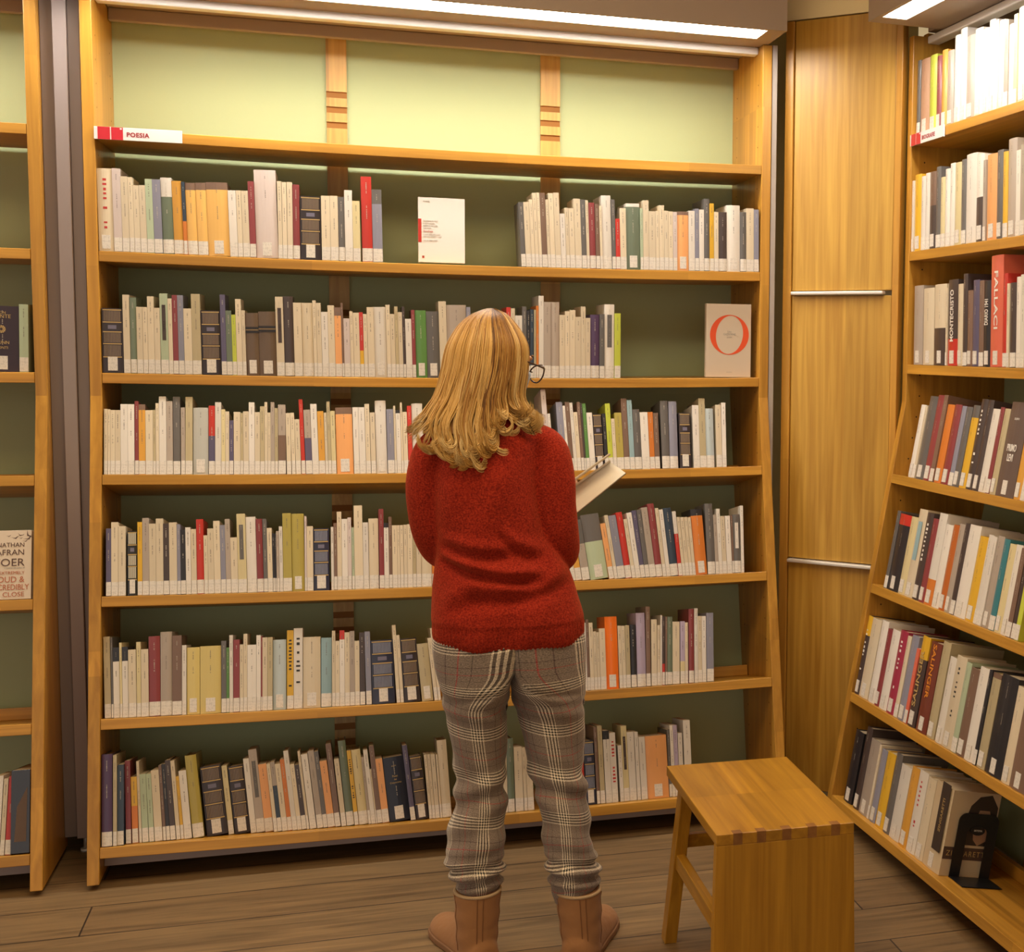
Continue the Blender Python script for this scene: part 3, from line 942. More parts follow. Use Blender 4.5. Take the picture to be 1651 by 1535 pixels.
 ('R', 6): '''-0.0218 0.0545 0.242 0 0.008 N^Y25@w
0.0333 0.0633 0.241 0 0.008 c
0.1013 0.045 0.247 0 0.008 w
0.1469 0.032 0.23 0 0.008 R
0.1795 0.0513 0.235 0 0.008 w
0.2313 0.05 0.243 0 0.008 R2@w
0.2819 0.0246 0.235 0 0.008 c
0.3087 0.043 0.244 0 0.008 b
0.3538 0.0179 0.214 0 0.008 r2
0.3722 0.0467 0.255 0 0.008 N^Y25!SALINGER
0.4267 0.0629 0.251 0 0.008 R3!SALINGER2
0.4937 0.0439 0.265 0 0.008 d
0.545 0.0362 0.233 0 0.008 w
0.5817 0.0549 0.245 0 0.008 c@N
0.6372 0.0281 0.238 0 0.008 m
0.666 0.0432 0.231 0 0.008 n
0.7098 0.0453 0.243 0 0.008 w
0.7587 0.0162 0.245 0 0.008 k
0.7767 0.0407 0.243 0 0.008 d^n5
0.8209 0.0792 0.251 0 0.008 k
0.9018 0.0396 0.238 0 0.008 c
0.942 0.074 0.242 0 0.008 n''',
 ('R', 7): '''0.0381 0.0577 0.218 0 0.02 k
0.1102 0.0387 0.247 0 0.02 N
0.1513 0.0662 0.223 0 0.02 t
0.2181 0.0125 0.22 0 0.02 c
0.2312 0.0365 0.213 0 0.02 b
0.2701 0.0526 0.217 0 0.02 Y
0.3249 0.039 0.229 0 0.02 E
0.3662 0.0621 0.209 0 0.02 w
0.4305 0.0448 0.221 0 0.02 o
0.4774 0.0512 0.225 0 0.02 w@r
0.5307 0.0462 0.221 0 0.02 c
0.579 0.096 0.227 0 0.02 d2!''',
 ('L', 3): '''0.8331 0.077 0.176 -0.023 0.01 k2
0.9118 0.0219 0.182 -0.021 0.01 m
0.9343 0.0155 0.204 -0.021 0.01 O3''',
 ('L', 7): '''0.8546 0.0187 0.205 -0.041 0.02 w
0.875 0.0102 0.197 -0.042 0.02 c
0.8869 0.0134 0.202 -0.042 0.02 r''',
}
# ------------------------------------------------------------------ books
# colour code: (linear rgb, words used for it)
PAL = {
 'c': ((.68, .58, .42), 'cream'), 'w': ((.74, .69, .62), 'white'), 'i': ((.62, .53, .50), 'pale pinkish grey'), 'y': ((.68, .58, .32), 'pale yellow'),
 'y2': ((.78, .46, .13), 'golden yellow'), 'y3': ((.70, .56, .20), 'straw yellow'), 'Y': ((.72, .42, .03), 'bright yellow'), 'o': ((.66, .33, .05), 'ochre orange'),
 'O': ((.66, .20, .03), 'orange'), 'O2': ((.82, .17, .01), 'vivid orange'), 'O3': ((.50, .13, .02), 'rust orange'), 'p': ((.80, .38, .14), 'peach orange'),
 'r': ((.55, .035, .025), 'red'), 'r2': ((.72, .15, .09), 'coral red'), 'R': ((.26, .045, .05), 'dark red'), 'R2': ((.35, .03, .07), 'crimson'), 'R3': ((.17, .04, .025), 'maroon brown'),
 'b': ((.25, .25, .32), 'blue grey'), 'B': ((.03, .05, .08), 'dark blue'), 'B2': ((.008, .012, .03), 'navy blue'), 'g': ((.10, .24, .06), 'green'),
 'G': ((.15, .19, .13), 'grey green'), 'l': ((.52, .58, .06), 'lime green'), 'm': ((.42, .50, .34), 'pale mint'), 'k': ((.022, .022, .028), 'black'), 'k2': ((.03, .012, .02), 'near black'),
 'n': ((.20, .12, .085), 'brown'), 'n2': ((.52, .30, .19), 'tan brown'), 'N': ((.065, .045, .042), 'dark brown'), 'N2': ((.14, .095, .08), 'grey brown'),
 'e': ((.3, .3, .3), 'grey'), 'E': ((.13, .12, .115), 'charcoal'), 't': ((.42, .35, .29), 'taupe'), 'v': ((.11, .095, .17), 'blue violet'), 'v2': ((.46, .38, .52), 'lilac'),
 'V': ((.075, .04, .10), 'dark purple'), 's': ((.52, .60, .62), 'pale blue'), 's2': ((.28, .42, .46), 'teal grey'), 'T': ((.04, .20, .24), 'teal'),
 'd': ((.48, .40, .24), 'khaki'), 'd2': ((.62, .50, .33), 'sand coloured'), 'q': ((.50, .50, .46), 'pale grey'), 'u': ((.44, .36, .08), 'olive yellow'),
 'a': ((.035, .025, .03), 'dark ribbed antique-style'), 'a2': ((.02, .02, .02), 'black and cream striped'), 'a3': ((.03, .035, .07), 'dark blue ribbed antique-style'), 'h': ((.14, .09, .055), 'brown leather-look'),
}
def cover_mat(c, kind):
    rgb, _ = PAL[c]
    return plain('cover_' + c, rgb, .38, var=.10, coat=.25) if kind != 'm' else plain('print_' + c, rgb, .45)
SHELF_WORD = {1: 'top', 2: 'second', 3: 'third', 4: 'fourth', 5: 'fifth', 6: 'sixth', 7: 'lowest'}
ORD = ['', 'first', 'second', 'third', 'fourth', 'fifth', 'sixth', 'seventh', 'eighth', 'ninth', 'tenth', 'eleventh', 'twelfth', 'thirteenth', 'fourteenth', 'fifteenth', 'sixteenth', 'seventeenth', 'eighteenth', 'nineteenth', 'twentieth']

def make_book(key, i, x, wd, h, roll, sb, code, rnd, xmax=None):
    (ox, oy), rz, L, k, Z = CASES[key]
    z = Z[i - 1]; A = tilt_of(k, i - 1); y0 = flare(k, z)
    sag = SAG * 4 * (x / L) * (1 - x / L) if key == 'M' else 0
    ca, sa = math.cos(A), math.sin(A)
    local = Vector((x, y0 + sb * ca, z - sb * sa - sag + .0006 + max(0.0, -math.sin(roll)) * wd))
    m0 = code.split('!')[0]
    import re
    col = re.match(r'[a-zA-Z]\d?', m0).group(0)
    txt = code.split('!')[1] if '!' in code else None
    if txt and '_' in txt: txt = txt.split('_')[0]
    parts = [(a_, b_, c_) for a_, b_, c_ in re.findall(r'([\^_])([a-zA-Z])(\d+)', code)]
    parts += [(a_, b_, '') for a_, b_ in re.findall(r'([#@+])([a-zA-Z]\d?)?', code)]
    dep = min(.205, max(.105, h * (.60 + .08 * rnd.random())))
    if i >= 4: dep = min(dep, .24 - sb)
    hard = wd > .024 or col in 'aEkNrRvVBG' and wd > .016 or col in ('a', 'a2', 'a3', 'h')
    t = .0022 if hard else .0009
    o_ = .003 if hard else 0.0
    q = MB(); cm = cover_mat(col, 'c')
    # vertical bands of the spine
    bands = []      # (z0, z1, colour)
    zz = [(0, h, col)]
    def cut(a, b_, c_):
        nonlocal zz
        out = []
        for s0, s1, sc in zz:
            if b_ <= s0 or a >= s1: out.append((s0, s1, sc)); continue
            if a > s0: out.append((s0, a, sc))
            out.append((max(a, s0), min(b_, s1), c_))
            if b_ < s1: out.append((b_, s1, sc))
        zz = out
    for op, c_, n_ in parts:
        if op == '^' and c_ and n_ is None: n_ = '25'
        if op == '^' and c_ and n_: cut(h * (1 - float(n_) / 100), h, c_)
        if op == '_' and c_ and n_: cut(.0, h * (float(n_) / 100 + .16), c_)
    # a cover in U shape: spine (slightly rounded on hardbacks) and two boards
    bul = min(.004, wd * .12) if hard else .0004
    ns = 6 if hard else 2
    outer = [(0, dep)] + [(wd * s, bul * (1 - math.sin(math.pi * s)) ) for s in np.linspace(0, 1, ns + 1)] + [(wd, dep)]
    inner = [(wd - t, dep), (wd - t, bul + t), (t, bul + t), (t, dep)]
    levels = sorted({a for a, _, _ in zz} | {b_ for _, b_, _ in zz})
    for s0, s1, sc in zz:
        mm = cover_mat(sc, 'c')
        for a in range(len(outer) - 1):
            (xa, ya), (xb, yb) = outer[a], outer[a + 1]
            q.face([(xa, ya, s0), (xb, yb, s0), (xb, yb, s1), (xa, ya, s1)], mm, hard and 0 < a < len(outer) - 2)
    for a in range(3):
        (xa, ya), (xb, yb) = inner[a], inner[a + 1]
        q.face([(xa, ya, 0), (xb, yb, 0), (xb, yb, h), (xa, ya, h)], cm)
    for zc, rev in ((0, True), (h, False)):
        L1 = [(0, dep), (t, dep), (t, bul + t), (0, bul)]; L2 = [(wd, bul), (wd - t, bul + t), (wd - t, dep), (wd, dep)]
        L3 = [(0, bul), (t, bul + t), (wd - t, bul + t), (wd, bul)] + [(xx, yy) for xx, yy in outer[-3:1:-1]]
        for P in (L1, L2, L3):
            pts = [(xx, yy, zc) for xx, yy in P]
            q.face(pts if rev else pts[::-1], cm if not zc else cover_mat(zz[-1][2], 'c'))
    for xx in (0, wd - t):
        q.face([(xx, dep, 0), (xx + t, dep, 0), (xx + t, dep, h), (xx, dep, h)], cm)
    F = -.00025
    def mark(xa, xb, za, zb, m): q.face([(xa, F, za), (xb, F, za), (xb, F, zb), (xa, F, zb)], m)
    pale = PAL[col][0][1] > .27
    if col in ('a', 'a3', 'a2'):
        line = {'a': GOLD, 'a3': plain('silver_blue', (.34, .36, .46), .4), 'a2': plain('cream_print', (.6, .55, .42), .5)}[col]
        n = max(5, int(wd / .0042)) if col != 'a2' else 5
        groups = [(.26, .43), (.47, .62), (.80, .96)] if col != 'a2' else [(.27, .44), (.47, .62), (.80, .97)]
        for g0, g1 in groups:
            for j in range(n):
                xc = wd * (.10 + .80 * (j + .5) / n); ww = wd * .80 / n * (.22 if col != 'a2' else .34)
                mark(xc - ww, xc + ww, h * g0, h * g1, line if col != 'a' else plain('tan_print', (.30, .22, .15), .5))
        for g in (.245, .45, .635, .785, .975):
            mark(wd * .06, wd * .94, h * (g - .008), h * (g + .008), GOLD)
        mark(wd * .3, wd * .7, h * .68, h * .74, plain('violet_print', (.16, .15, .22), .5))
    elif col == 'h':
        for g in (.70, .76): mark(0, wd, h * (g - .02), h * (g + .018), plain('black_band', (.02, .017, .02), .5))
        mark(0, wd, h * .727, h * .733, GOLD)
    # title: small upright letters running down the spine
    spec_panel = [c_ for op, c_, n_ in parts if op == '#' and c_]
    if spec_panel:
        mark(wd * .26, wd * .74, h * .42, h * .86, cover_mat(spec_panel[0], 'm'))
        pale = False if spec_panel[0] != 'w' else True
    big = [c_ for op, c_, n_ in parts if op == '@']
    if not txt and col not in ('a', 'a2', 'a3', 'h'):
        ink = INK if pale else plain('pale_print', (.50, .45, .38), .6)
        if big: ink = {'r': REDINK, 'w': WHITEINK, 'N': plain('black_print', (.03, .03, .03), .6), None: plain('black_print', (.03, .03, .03), .6)}.get(big[0], INK)
        if big and big[0] == '': ink = plain('black_print', (.03, .03, .03), .6)
        lw = min(wd * .22, .0028) if not big else min(wd * .5, .011)
        st = .0026 if not big else lw * 1.15
        zt = h * (.93 if not big else .88) ; xc = wd / 2
        for words_ in range(1 if wd < .006 else 2):
            nl = rnd.randint(5, 15) if not big else rnd.randint(6, 9)
            for _ in range(nl):
                if zt < h * .30: break
                if rnd.random() > .12:
                    a_ = lw * rnd.uniform(.55, 1.0) / 2
                    mark(xc - a_, xc + a_, zt - st * rnd.uniform(.35, .62), zt, ink)
                zt -= st
            zt -= h * rnd.uniform(.05, .2)
    slim = wd < .0115
    kind = 'hardback_book' if hard else ('slim_volume' if slim else 'paperback')
    r_ = q.build(kind, None)
    M = Matrix.Translation((ox, oy, 0)) @ Matrix.Rotation(rz, 4, 'Z') @ Matrix.Translation(local) @ Matrix.Rotation(-A, 4, 'X') @ Matrix.Rotation(-roll, 4, 'Y')
    r_.matrix_world = M
    # pages
    p_ = MB(); p_.box((t + .0001, bul + t + .0002, o_ + .0002), (wd - t - .0001, dep - .001 - o_, h - o_ - .0006), PAPER)
    p_.build('page_block', r_)
    # shelf mark label at the foot of the spine
    narrow = wd > .030 or col in ('a', 'a2', 'a3', 'h')
    sw = min(wd * .55, .024) if narrow else wd - .0004
    sh = .036 + .002 * rnd.random(); s0 = .006 if narrow else .0015
    xs = (wd - sw) / 2 if narrow else .0002
    q = MB()
    if hard and not narrow:
        ff = [(xs + sw * s, bul * (1 - math.sin(math.pi * (xs + sw * s) / wd)) - .0006) for s in np.linspace(0, 1, 5)]
        q.grid([[(a, b_, s0) for a, b_ in ff], [(a, b_, s0 + sh) for a, b_ in ff]], STICKER, smooth=True)
        q.face([(xs, bul, s0 + sh), (xs + sw, bul, s0 + sh)] + [(a, b_, s0 + sh) for a, b_ in reversed(ff)], STICKER)
    else:
        q.box((xs, -.0006 , s0), (xs + sw, bul * .4 + .0004, s0 + sh), STICKER)
    q.build('spine_label', r_)
    if txt:
        T = {'MONTECRISTO': ('MONTECRISTO', WHITEINK, .60, .50), 'DIARIO': ('DIARIO 1941', WHITEINK, .30, .56), 'PALI ACI': ('FALLACI', WHITEINK, .52, .52),
             'PRIMO LEVI': ('PRIMO\nLEVI', WHITEINK, None, .45), 'SALINGER': ('SALINGER', GOLD, .62, .45), 'SALINGER2': ('SALINGER', plain('orange_print', (.7, .25, .03), .5), .60, .60)}
        if txt in T:
            body, ink, frac, zc = T[txt]
            if frac:
                me = text_mesh(body, .02, mat=ink, bold=.0003)
                xs_ = [v.co.x for v in me.vertices]; ys_ = [v.co.y for v in me.vertices]
                s1 = h * frac / (max(xs_) - min(xs_)); s2 = min(wd * .62, .020) / (max(ys_) - min(ys_))
                for v in me.vertices: v.co.x *= s1; v.co.y *= s2
                o = bpy.data.objects.new('lettering', me); COL.objects.link(o); o.parent = r_
                down = txt in ('SALINGER2', 'PALI ACI')
                o.location = (wd / 2, -.0006, h * (zc + .08)); o.rotation_euler = (math.pi / 2, (math.pi / 2 if down else -math.pi / 2), 0)
            else:
                lettering(body, .026, r_, (wd * .5, -.0006, h * .46), (math.pi / 2, 0, 0), mat=ink, bold=.0006, sx=.62)
                lettering('SE QUESTO', .008, r_, (wd * .5, -.0006, h * .82), (math.pi / 2, 0, 0), mat=ink, sx=.6)
    return r_, kind, col, wd, h

random.seed(5)
def size_word(wd, h, med):
    t = 'thick' if wd > .034 else ('slim' if wd < .0125 else '')
    s = 'tall' if h > med + .018 else ('short' if h < med - .018 else '')
    return ' '.join(v for v in (s, t) if v)
CASEWORD = {'M': 'poetry', 'R': 'biography', 'L': 'cut-off'}
KINDWORD = {'hardback_book': 'hardback', 'paperback': 'paperback', 'slim_volume': 'booklet'}
ALL_LABELS = set()
for (key, i), tab in BOOKS.items():
    rnd = random.Random(hash_seed := (i * 31 + ord(key)))
    rows = []
    prev = .0015
    for ln in tab.strip().split('\n'):
        f = ln.split(' ', 5); x, wd, h, ro, sb = map(float, f[:5])
        if x < prev: wd -= (prev - x); x = prev
        if wd < .0035: wd = .0035
        prev = x + wd + .0003
        if x + wd > CASES[key][2] - .002: continue
        rows.append((x, wd, h, ro, sb, f[5]))
    for a in range(len(rows) - 1):
        (x, wd, h, ro, sb, c_), nx = rows[a], rows[a + 1]
        # where the next book leans further over, its neighbour keeps clear of it
        over = (nx[3] - ro) * min(h, nx[2]) + (x + wd * math.cos(ro) + .0004 - nx[0])
        if over > 0: rows[a] = (x, max(.0035, wd - over), h, ro, sb, c_)
    made = [make_book(key, i, *r_, rnd) for r_ in rows]
    hs = sorted(m_[4] for m_ in made); med = hs[len(hs) // 2]
    cols = [PAL[m_[2]][1] for m_ in made]; n = len(made)
    where = '%s shelf of the %s bookcase' % (SHELF_WORD[i], CASEWORD[key])
    desc = [(size_word(m_[3], m_[4], med) + ' ' + cols[j] + ' ' + KINDWORD[m_[1]]).strip() for j, m_ in enumerate(made)]
    uniq = [j for j in range(n) if cols.count(cols[j]) == 1]
    labels = []
    nbs = []
    for j in range(n):
        lc = cols[j - 1] if j else 'the side panel'; rc = cols[j + 1] if j < n - 1 else 'the end of the row'
        nbs.append((desc[j], lc, rc))
    for j in range(n):
        d_ = desc[j]; s = None
        if cols.count(cols[j]) == 1:
            s = '%s, the only %s one on the %s' % (d_, cols[j], where)
        elif desc.count(d_) == 1 and size_word(made[j][3], made[j][4], med):
            s = '%s, the only such one on the %s' % (d_, where)
        elif nbs.count(nbs[j]) == 1 and 0 < j < n - 1:
            s = ('%s between two %s ones, %s' % (d_, cols[j - 1], where)) if cols[j - 1] == cols[j + 1] else '%s between %s and %s ones, %s' % (d_, cols[j - 1], cols[j + 1], where)
        if s is None or len(s.split()) > 16 or s.lower() in ALL_LABELS:
            # count from the nearest landmark book
            best = None
            for u_ in uniq:
                dd = j - u_
                if dd and abs(dd) <= 20 and (best is None or abs(dd) < abs(best[0])): best = (dd, cols[u_])
            if best and abs(best[0]) <= min(j + 1, n - j):
                s = ('%s, %s to the %s of the %s one, %s' % (d_, ORD[abs(best[0])], 'right' if best[0] > 0 else 'left', best[1], where)).replace('first to the right of', 'just right of').replace('first to the left of', 'just left of')
            elif j + 1 <= n - j and j < 20: s = '%s, %s from the left end of the %s' % (d_, ORD[j + 1], where)
            elif n - j <= 20: s = '%s, %s from the right end of the %s' % (d_, ORD[n - j], where)
            elif best: s = ('%s, %s to the %s of the %s one, %s' % (d_, ORD[abs(best[0])], 'right' if best[0] > 0 else 'left', best[1], where)).replace('first to the right of', 'just right of').replace('first to the left of', 'just left of')
            else: s = d_ + ' on the ' + where
        w_ = s.split()
        if len(w_) > 16:
            s = s.replace(' of the %s bookcase' % CASEWORD[key], ' (%s)' % CASEWORD[key]).replace(', %s shelf (%s)' % (SHELF_WORD[i], CASEWORD[key]), ', %s %s shelf' % (SHELF_WORD[i], CASEWORD[key])).replace(' shelf (%s)' % CASEWORD[key], ' %s shelf' % CASEWORD[key])
        if len(s.split()) > 16: s = s.replace(' to the right of ', ' right of ').replace(' to the left of ', ' left of ')
        if len(s.split()) > 16: s = s.replace('the only such one on', 'only one on')
        k_ = s.lower(); c_ = 0
        if k_ in ALL_LABELS:
            jj = j
            s = '%s, %s %s of the row on the %s %s shelf' % (cols[j] + ' ' + KINDWORD[made[j][1]], ORD[min(20, j + 1)] if j < 20 else ORD[min(20, n - j)], 'from start' if j < 20 else 'from end', SHELF_WORD[i], CASEWORD[key])
        if len(s.split()) > 16: s = s.replace(' ones, ', ', ').replace('hardback', 'book').replace(' one, ', ', ').replace('antique-style', 'antique')
        if len(s.split()) > 16: s = ' '.join(s.replace(' the ', ' ').split())
        if len(s.split()) > 16: s = s.replace('pale pinkish grey', 'pinkish').replace('dark ribbed', 'ribbed').replace('black and cream striped', 'striped')
        ALL_LABELS.add(s.lower())
        tag(made[j][0], s, 'book', 'books on the %s' % where)

for o in list(COL.objects):
    if o.get('category') == 'book' and 'navy blue' in o.get('label', ''):
        xw = max(v.co.x for v in o.data.vertices); zh = max(v.co.z for v in o.data.vertices)
        for tx, f_, s_ in (('AA.VV.', .86, .0055), ('Poeti', .70, .0085), ('del', .65, .0075), ('Cinquecento', .60, .0072)):
            lettering(tx, s_, o, (xw / 2, -.0006, zh * f_), (math.pi / 2, 0, 0), mat=GOLD, sx=.85)
# ------------------------------------------------------------------ books shown face on, signs, bookend
def face_book(key, name, x0, x1, z0, z1, y, thick, label, cover, lean=.0, tilt=None, parent_z=None, pages_side=1):
    """A book standing with its front cover towards the room; local x right, z up, front cover at y=0."""
    (ox, oy), rz, L, k, Z = CASES[key]
    r_w, r_h = x1 - x0, z1 - z0
    q = MB(); t = .0012
    q.box((0, 0, 0), (r_w, t, r_h), cover); q.box((0, thick - t, 0), (r_w, thick, r_h), cover); q.box((0, t, 0), (t, thick - t, r_h), cover)
    r_ = q.build(name, None, bevel=.0004, seg=1)
    A = tilt if tilt is not None else 0
    r_.matrix_world = Matrix.Translation((ox, oy, 0)) @ Matrix.Rotation(rz, 4, 'Z') @ Matrix.Translation((x0, y, z0)) @ Matrix.Rotation(-A, 4, 'X') @ Matrix.Rotation(-lean, 4, 'Y')
    p = MB(); p.box((t + .0002, t + .0002, .0012), (r_w - .002, thick - t - .0002, r_h - .0012), PAPER); p.build('page_block', r_)
    tag(r_, label, 'book')
    return r_
RF = (math.pi / 2, 0, 0)
whitec = plain('white_cover', (.80, .75, .70), .28, coat=.3)
fb = face_book('M', 'paperback', .845, .978, 1.6892, 1.877, .030, .016, 'white paperback shown face on with a red block on its edge, second poetry shelf', whitec)
q = MB(); q.box((-.0004, -.0005, .058), (.009, .0, .126), plain('red_block', (.50, .03, .02), .4)); q.box((.0105, -.0005, .012), (.0165, 0, .019), plain('red_block2', (.40, .06, .03), .4))
q.build('cover_print', fb)
grey_t = plain('faint_grey_print', (.36, .33, .29), .7); red_t = plain('faint_red_print', (.52, .12, .11), .7)
for j, (tx, zz, s, m_) in enumerate((('POESIE', .1765, .0062, grey_t), ('Le opere in versi', .121, .0062, grey_t), ('e altre prose', .114, .0062, grey_t), ('scelte e raccolte', .107, .0062, grey_t), ('con note', .100, .0062, grey_t),
                                 ('Antologia', .0905, .0072, red_t), ('a cura della biblioteca', .082, .0055, grey_t), ('testi introduttivi e note', .0755, .0055, grey_t), ('con un saggio finale', .064, .0052, grey_t))):
    lettering(tx, s, fb, (.014, -.0006, zz), RF, mat=m_, align='LEFT')
ob = face_book('M', 'paperback', 1.716, 1.862, 1.3594, 1.589, .028, .02, 'cream paperback shown face on with a big orange letter O, third poetry shelf', plain('o_cover', (.60, .50, .385), .4, coat=.2))
q = MB(); om = plain('orange_ink', (.72, .085, .02), .45); n = 72; cx, cz = .0755, .133; Rx, Rz = .0635, .0625
ringo, ringi = [], []
for j in range(n):
    t = 2 * math.pi * j / n
    tt = t + .28     # the thick strokes of the O sit slightly turned
    ringo.append((cx + Rx * math.cos(t), -.0005, cz + Rz * math.sin(t)))
    ix, iz = .0450 * math.cos(t), .0598 * math.sin(t); a_ = -.20
    ringi.append((cx + ix * math.cos(a_) * 1.0 - iz * math.sin(-a_) * -.35, -.0005, cz + iz))
q.grid([ringo, ringi], om, True, smooth=False); q.build('letter_o', ob)
for tx, zz, s in (('Una', .143, .0085), ('GIOVANE', .1345, .0095), ('poesie', .1255, .0062), ('EDIZIONI', .0155, .0042)):
    lettering(tx, s, ob, (.0755, -.0006, zz), RF, mat=grey_t, align='CENTER')

# picture book at the cut-off case, fifth shelf (tilted)
kL = CASES['L'][3]; AL = math.atan(kL); zL = CASES['L'][4][4]
lb = face_book('L', 'paperback', .818, .944, zL + .0008, zL + .184, flare(kL, zL) + .006, .024, 'white face-on paperback with hand-drawn lettering and flying birds beside the grey column', plain('foer_cover', (.68, .57, .45), .4), tilt=AL)
ink = plain('brown_ink', (.10, .05, .04), .6); ored = plain('red_brown_ink', (.45, .13, .06), .6)
for tx, zz, s, sx_, m_ in (('JONATHAN', .144, .0165, .95, ink), ('SAFRAN', .124, .0215, 1.0, ink), ('FOER', .097, .0285, 1.05, ink), ('a novel by the author of', .0835, .0055, .9, grey_t),
                       ('EXTREMELY', .070, .0115, 1.0, ored), ('LOUD &', .052, .0225, .9, ored), ('INCREDIBLY', .0315, .0215, .78, ored), ('CLOSE', .0125, .0175, 1.0, ored)):
    lettering(tx, s, lb, (.110 if sx_ != .78 else .121, -.0007, zz), RF, mat=m_, align='RIGHT', sx=sx_)
q = MB()
for bx, bz, s, a_ in ((.088, .163, .010, .3), (.099, .170, .008, -.3), (.101, .162, .005, .1), (.106, .171, .004, .6), (.118, .170, .013, -.9), (.119, .161, .012, .6), (.112, .154, .007, .3), (.072, .168, .006, .2)):
    c_, s_ = math.cos(a_), math.sin(a_)
    P = [(-1, .55), (-.35, .18), (0, .05), (.35, .22), (1, .35), (.3, -.06), (0, -.28), (-.3, -.05)]
    q.face([(bx + s * (c_ * px - s_ * pz), -.0005, bz + s * (s_ * px + c_ * pz)) for px, pz in reversed(P)], ink)
q.build('bird_print', lb)
# dark book with gold print, third shelf of the cut-off case
for o in list(COL.objects):
    if o.get('group') == 'books on the third shelf of the cut-off bookcase' and o.get('category') == 'book' and 'near black' in o.get('label', ''):
        o['label'] = 'thick near black hardback with gold lettering and a sun, bookcase beyond the grey column'
        for tx, zz, s in (('KON', .158, .010), ('DANTE', .148, .014), ('GIUNN', .078, .012), ('MONTI', .064, .010)):
            lettering(tx, s, o, (.036, -.0012, zz), RF, mat=GOLD)
        q = MB()
        for j in range(12):
            t = 2 * math.pi * j / 12
            q.face([(.036 + .003 * math.cos(t - .12), -.0010, .114 + .003 * math.sin(t - .12)), (.036 + .0105 * math.cos(t - .2), -.0010, .114 + .0105 * math.sin(t - .2)),
                    (.036 + .0105 * math.cos(t + .2), -.0010, .114 + .0105 * math.sin(t + .2)), (.036 + .003 * math.cos(t + .12), -.0010, .114 + .003 * math.sin(t + .12))][::-1], GOLD)
        q.build('sun_print', o)
# black picture book leaning at the end of the lowest shelf there
z7 = CASES['L'][4][6]
nb = face_book('L', 'hardback_book', .902, .946, z7 + .001, z7 + .215, flare(kL, z7) + .012, .20, 'black glossy picture book leaning on the side panel, lowest shelf of the cut-off bookcase', plain('black_gloss', (.012, .012, .016), .2, coat=.6), tilt=AL)
q = MB(); q.face([(.008, -.0006, .03), (.036, -.0006, .03), (.038, -.0006, .17), (.014, -.0006, .12)], plain('brown_print', (.12, .07, .04), .4)); q.build('cover_print', nb)

def sign(key, body, x0, z, label, msize):
    (ox, oy), rz, L, k, Z = CASES[key]
    r_ = empty('shelf_sign', (ox, oy, 0), rz)
    r_.matrix_world = Matrix.Translation((ox, oy, 0)) @ Matrix.Rotation(rz, 4, 'Z') @ Matrix.Translation((x0, 0, z))
    q = MB(); wp = plain('sign_white', (.80, .74, .74), .25, coat=.4)
    q.box((0, -.006, -.0315), (.219, -.0008, .0025), wp)
    q.build('sign_plate', r_, bevel=.0008)
    q = MB(); rr = plain('sign_red', (.55, .02, .035), .3, coat=.3)
    q.box((.009, -.0066, -.0312), (.0395, -.0058, .0022), rr); q.box((.0425, -.0066, -.0312), (.0715, -.0058, .0022), rr); q.build('red_block', r_)
    q = MB(); q.box((.064, -.0069, -.0035), (.0690, -.0065, .0005), wp); q.build('page_corner', r_)
    lettering(body, msize, r_, (.080, -.0063, -.0165), RF, mat=plain('sign_text', (.30, .01, .02), .4), align='LEFT', bold=.0005, space=1.08)
    tag(r_, label, 'sign'); return r_
sign('M', 'POESIA', -.001, 2.0202, 'white and red shelf sign reading POESIA on the shelf under the empty top bay', .0165)
sign('R', 'BIOGRAFIE', .002, 2.0912, 'white and red shelf sign reading BIOGRAFIE below the brightly lit books', .0165)

# the thick sand coloured biography with a portrait cover, and the bookend that holds it
kR = CASES['R'][3]; AR = math.atan(kR); z7 = CASES['R'][4][6]
big = None
for o in COL.objects:
    if o.get('group', '').startswith('books on the lowest shelf of the biography') and 'sand coloured' in o.get('label', ''): big = o
bw = max(v.co.x for v in big.data.vertices); bh = max(v.co.z for v in big.data.vertices); bd = max(v.co.y for v in big.data.vertices)
big['label'] = 'thick sand coloured hardback with a portrait cover behind the black bookend'
pm = plain('portrait_dark', (.05, .035, .03), .4); pb = plain('portrait_band', (.09, .055, .045), .4); ps = plain('portrait_skin', (.42, .26, .16), .5)
q = MB(); X = bw + .0006
def side(poly, m): q.face([(X, a, b_) for a, b_ in poly], m)
side([(.004, .045), (bd - .004, .045), (bd - .004, .078), (.004, .078)], pb)
side([(.045, .085), (.055, .11), (.052, .15), (.062, .19), (.085, .215), (.12, .222), (bd - .02, .212), (bd - .004, .19), (bd - .004, .085)], pm)
q.build('cover_print', big)
q = MB(); X = bw + .0012
side([(.085, .10), (.10, .085), (.125, .10), (.135, .14), (.12, .18), (.09, .18), (.078, .14)], ps); q.build('portrait_print', big)
o = lettering('ZINGARETTI', .020, big, (bw + .0013, bd / 2, .061), (math.pi / 2, 0, math.pi / 2), mat=GOLD, sx=.9, space=1.25)
bm = MB(); bm.face([(wx, -.0011, zz) for wx, zz in ((bw * .42, .055), (bw * .9, .055), (bw * .9, .235), (bw * .42, .235))], pm); bm.build('spine_print', big)
q = MB(); lm = text_mesh('ZINGARETTI', .016, mat=GOLD); ob2 = bpy.data.objects.new('lettering', lm); COL.objects.link(ob2); ob2.parent = big; ob2.location = (bw * .66, -.0016, .15); ob2.rotation_euler = (math.pi / 2, -math.pi / 2, 0)

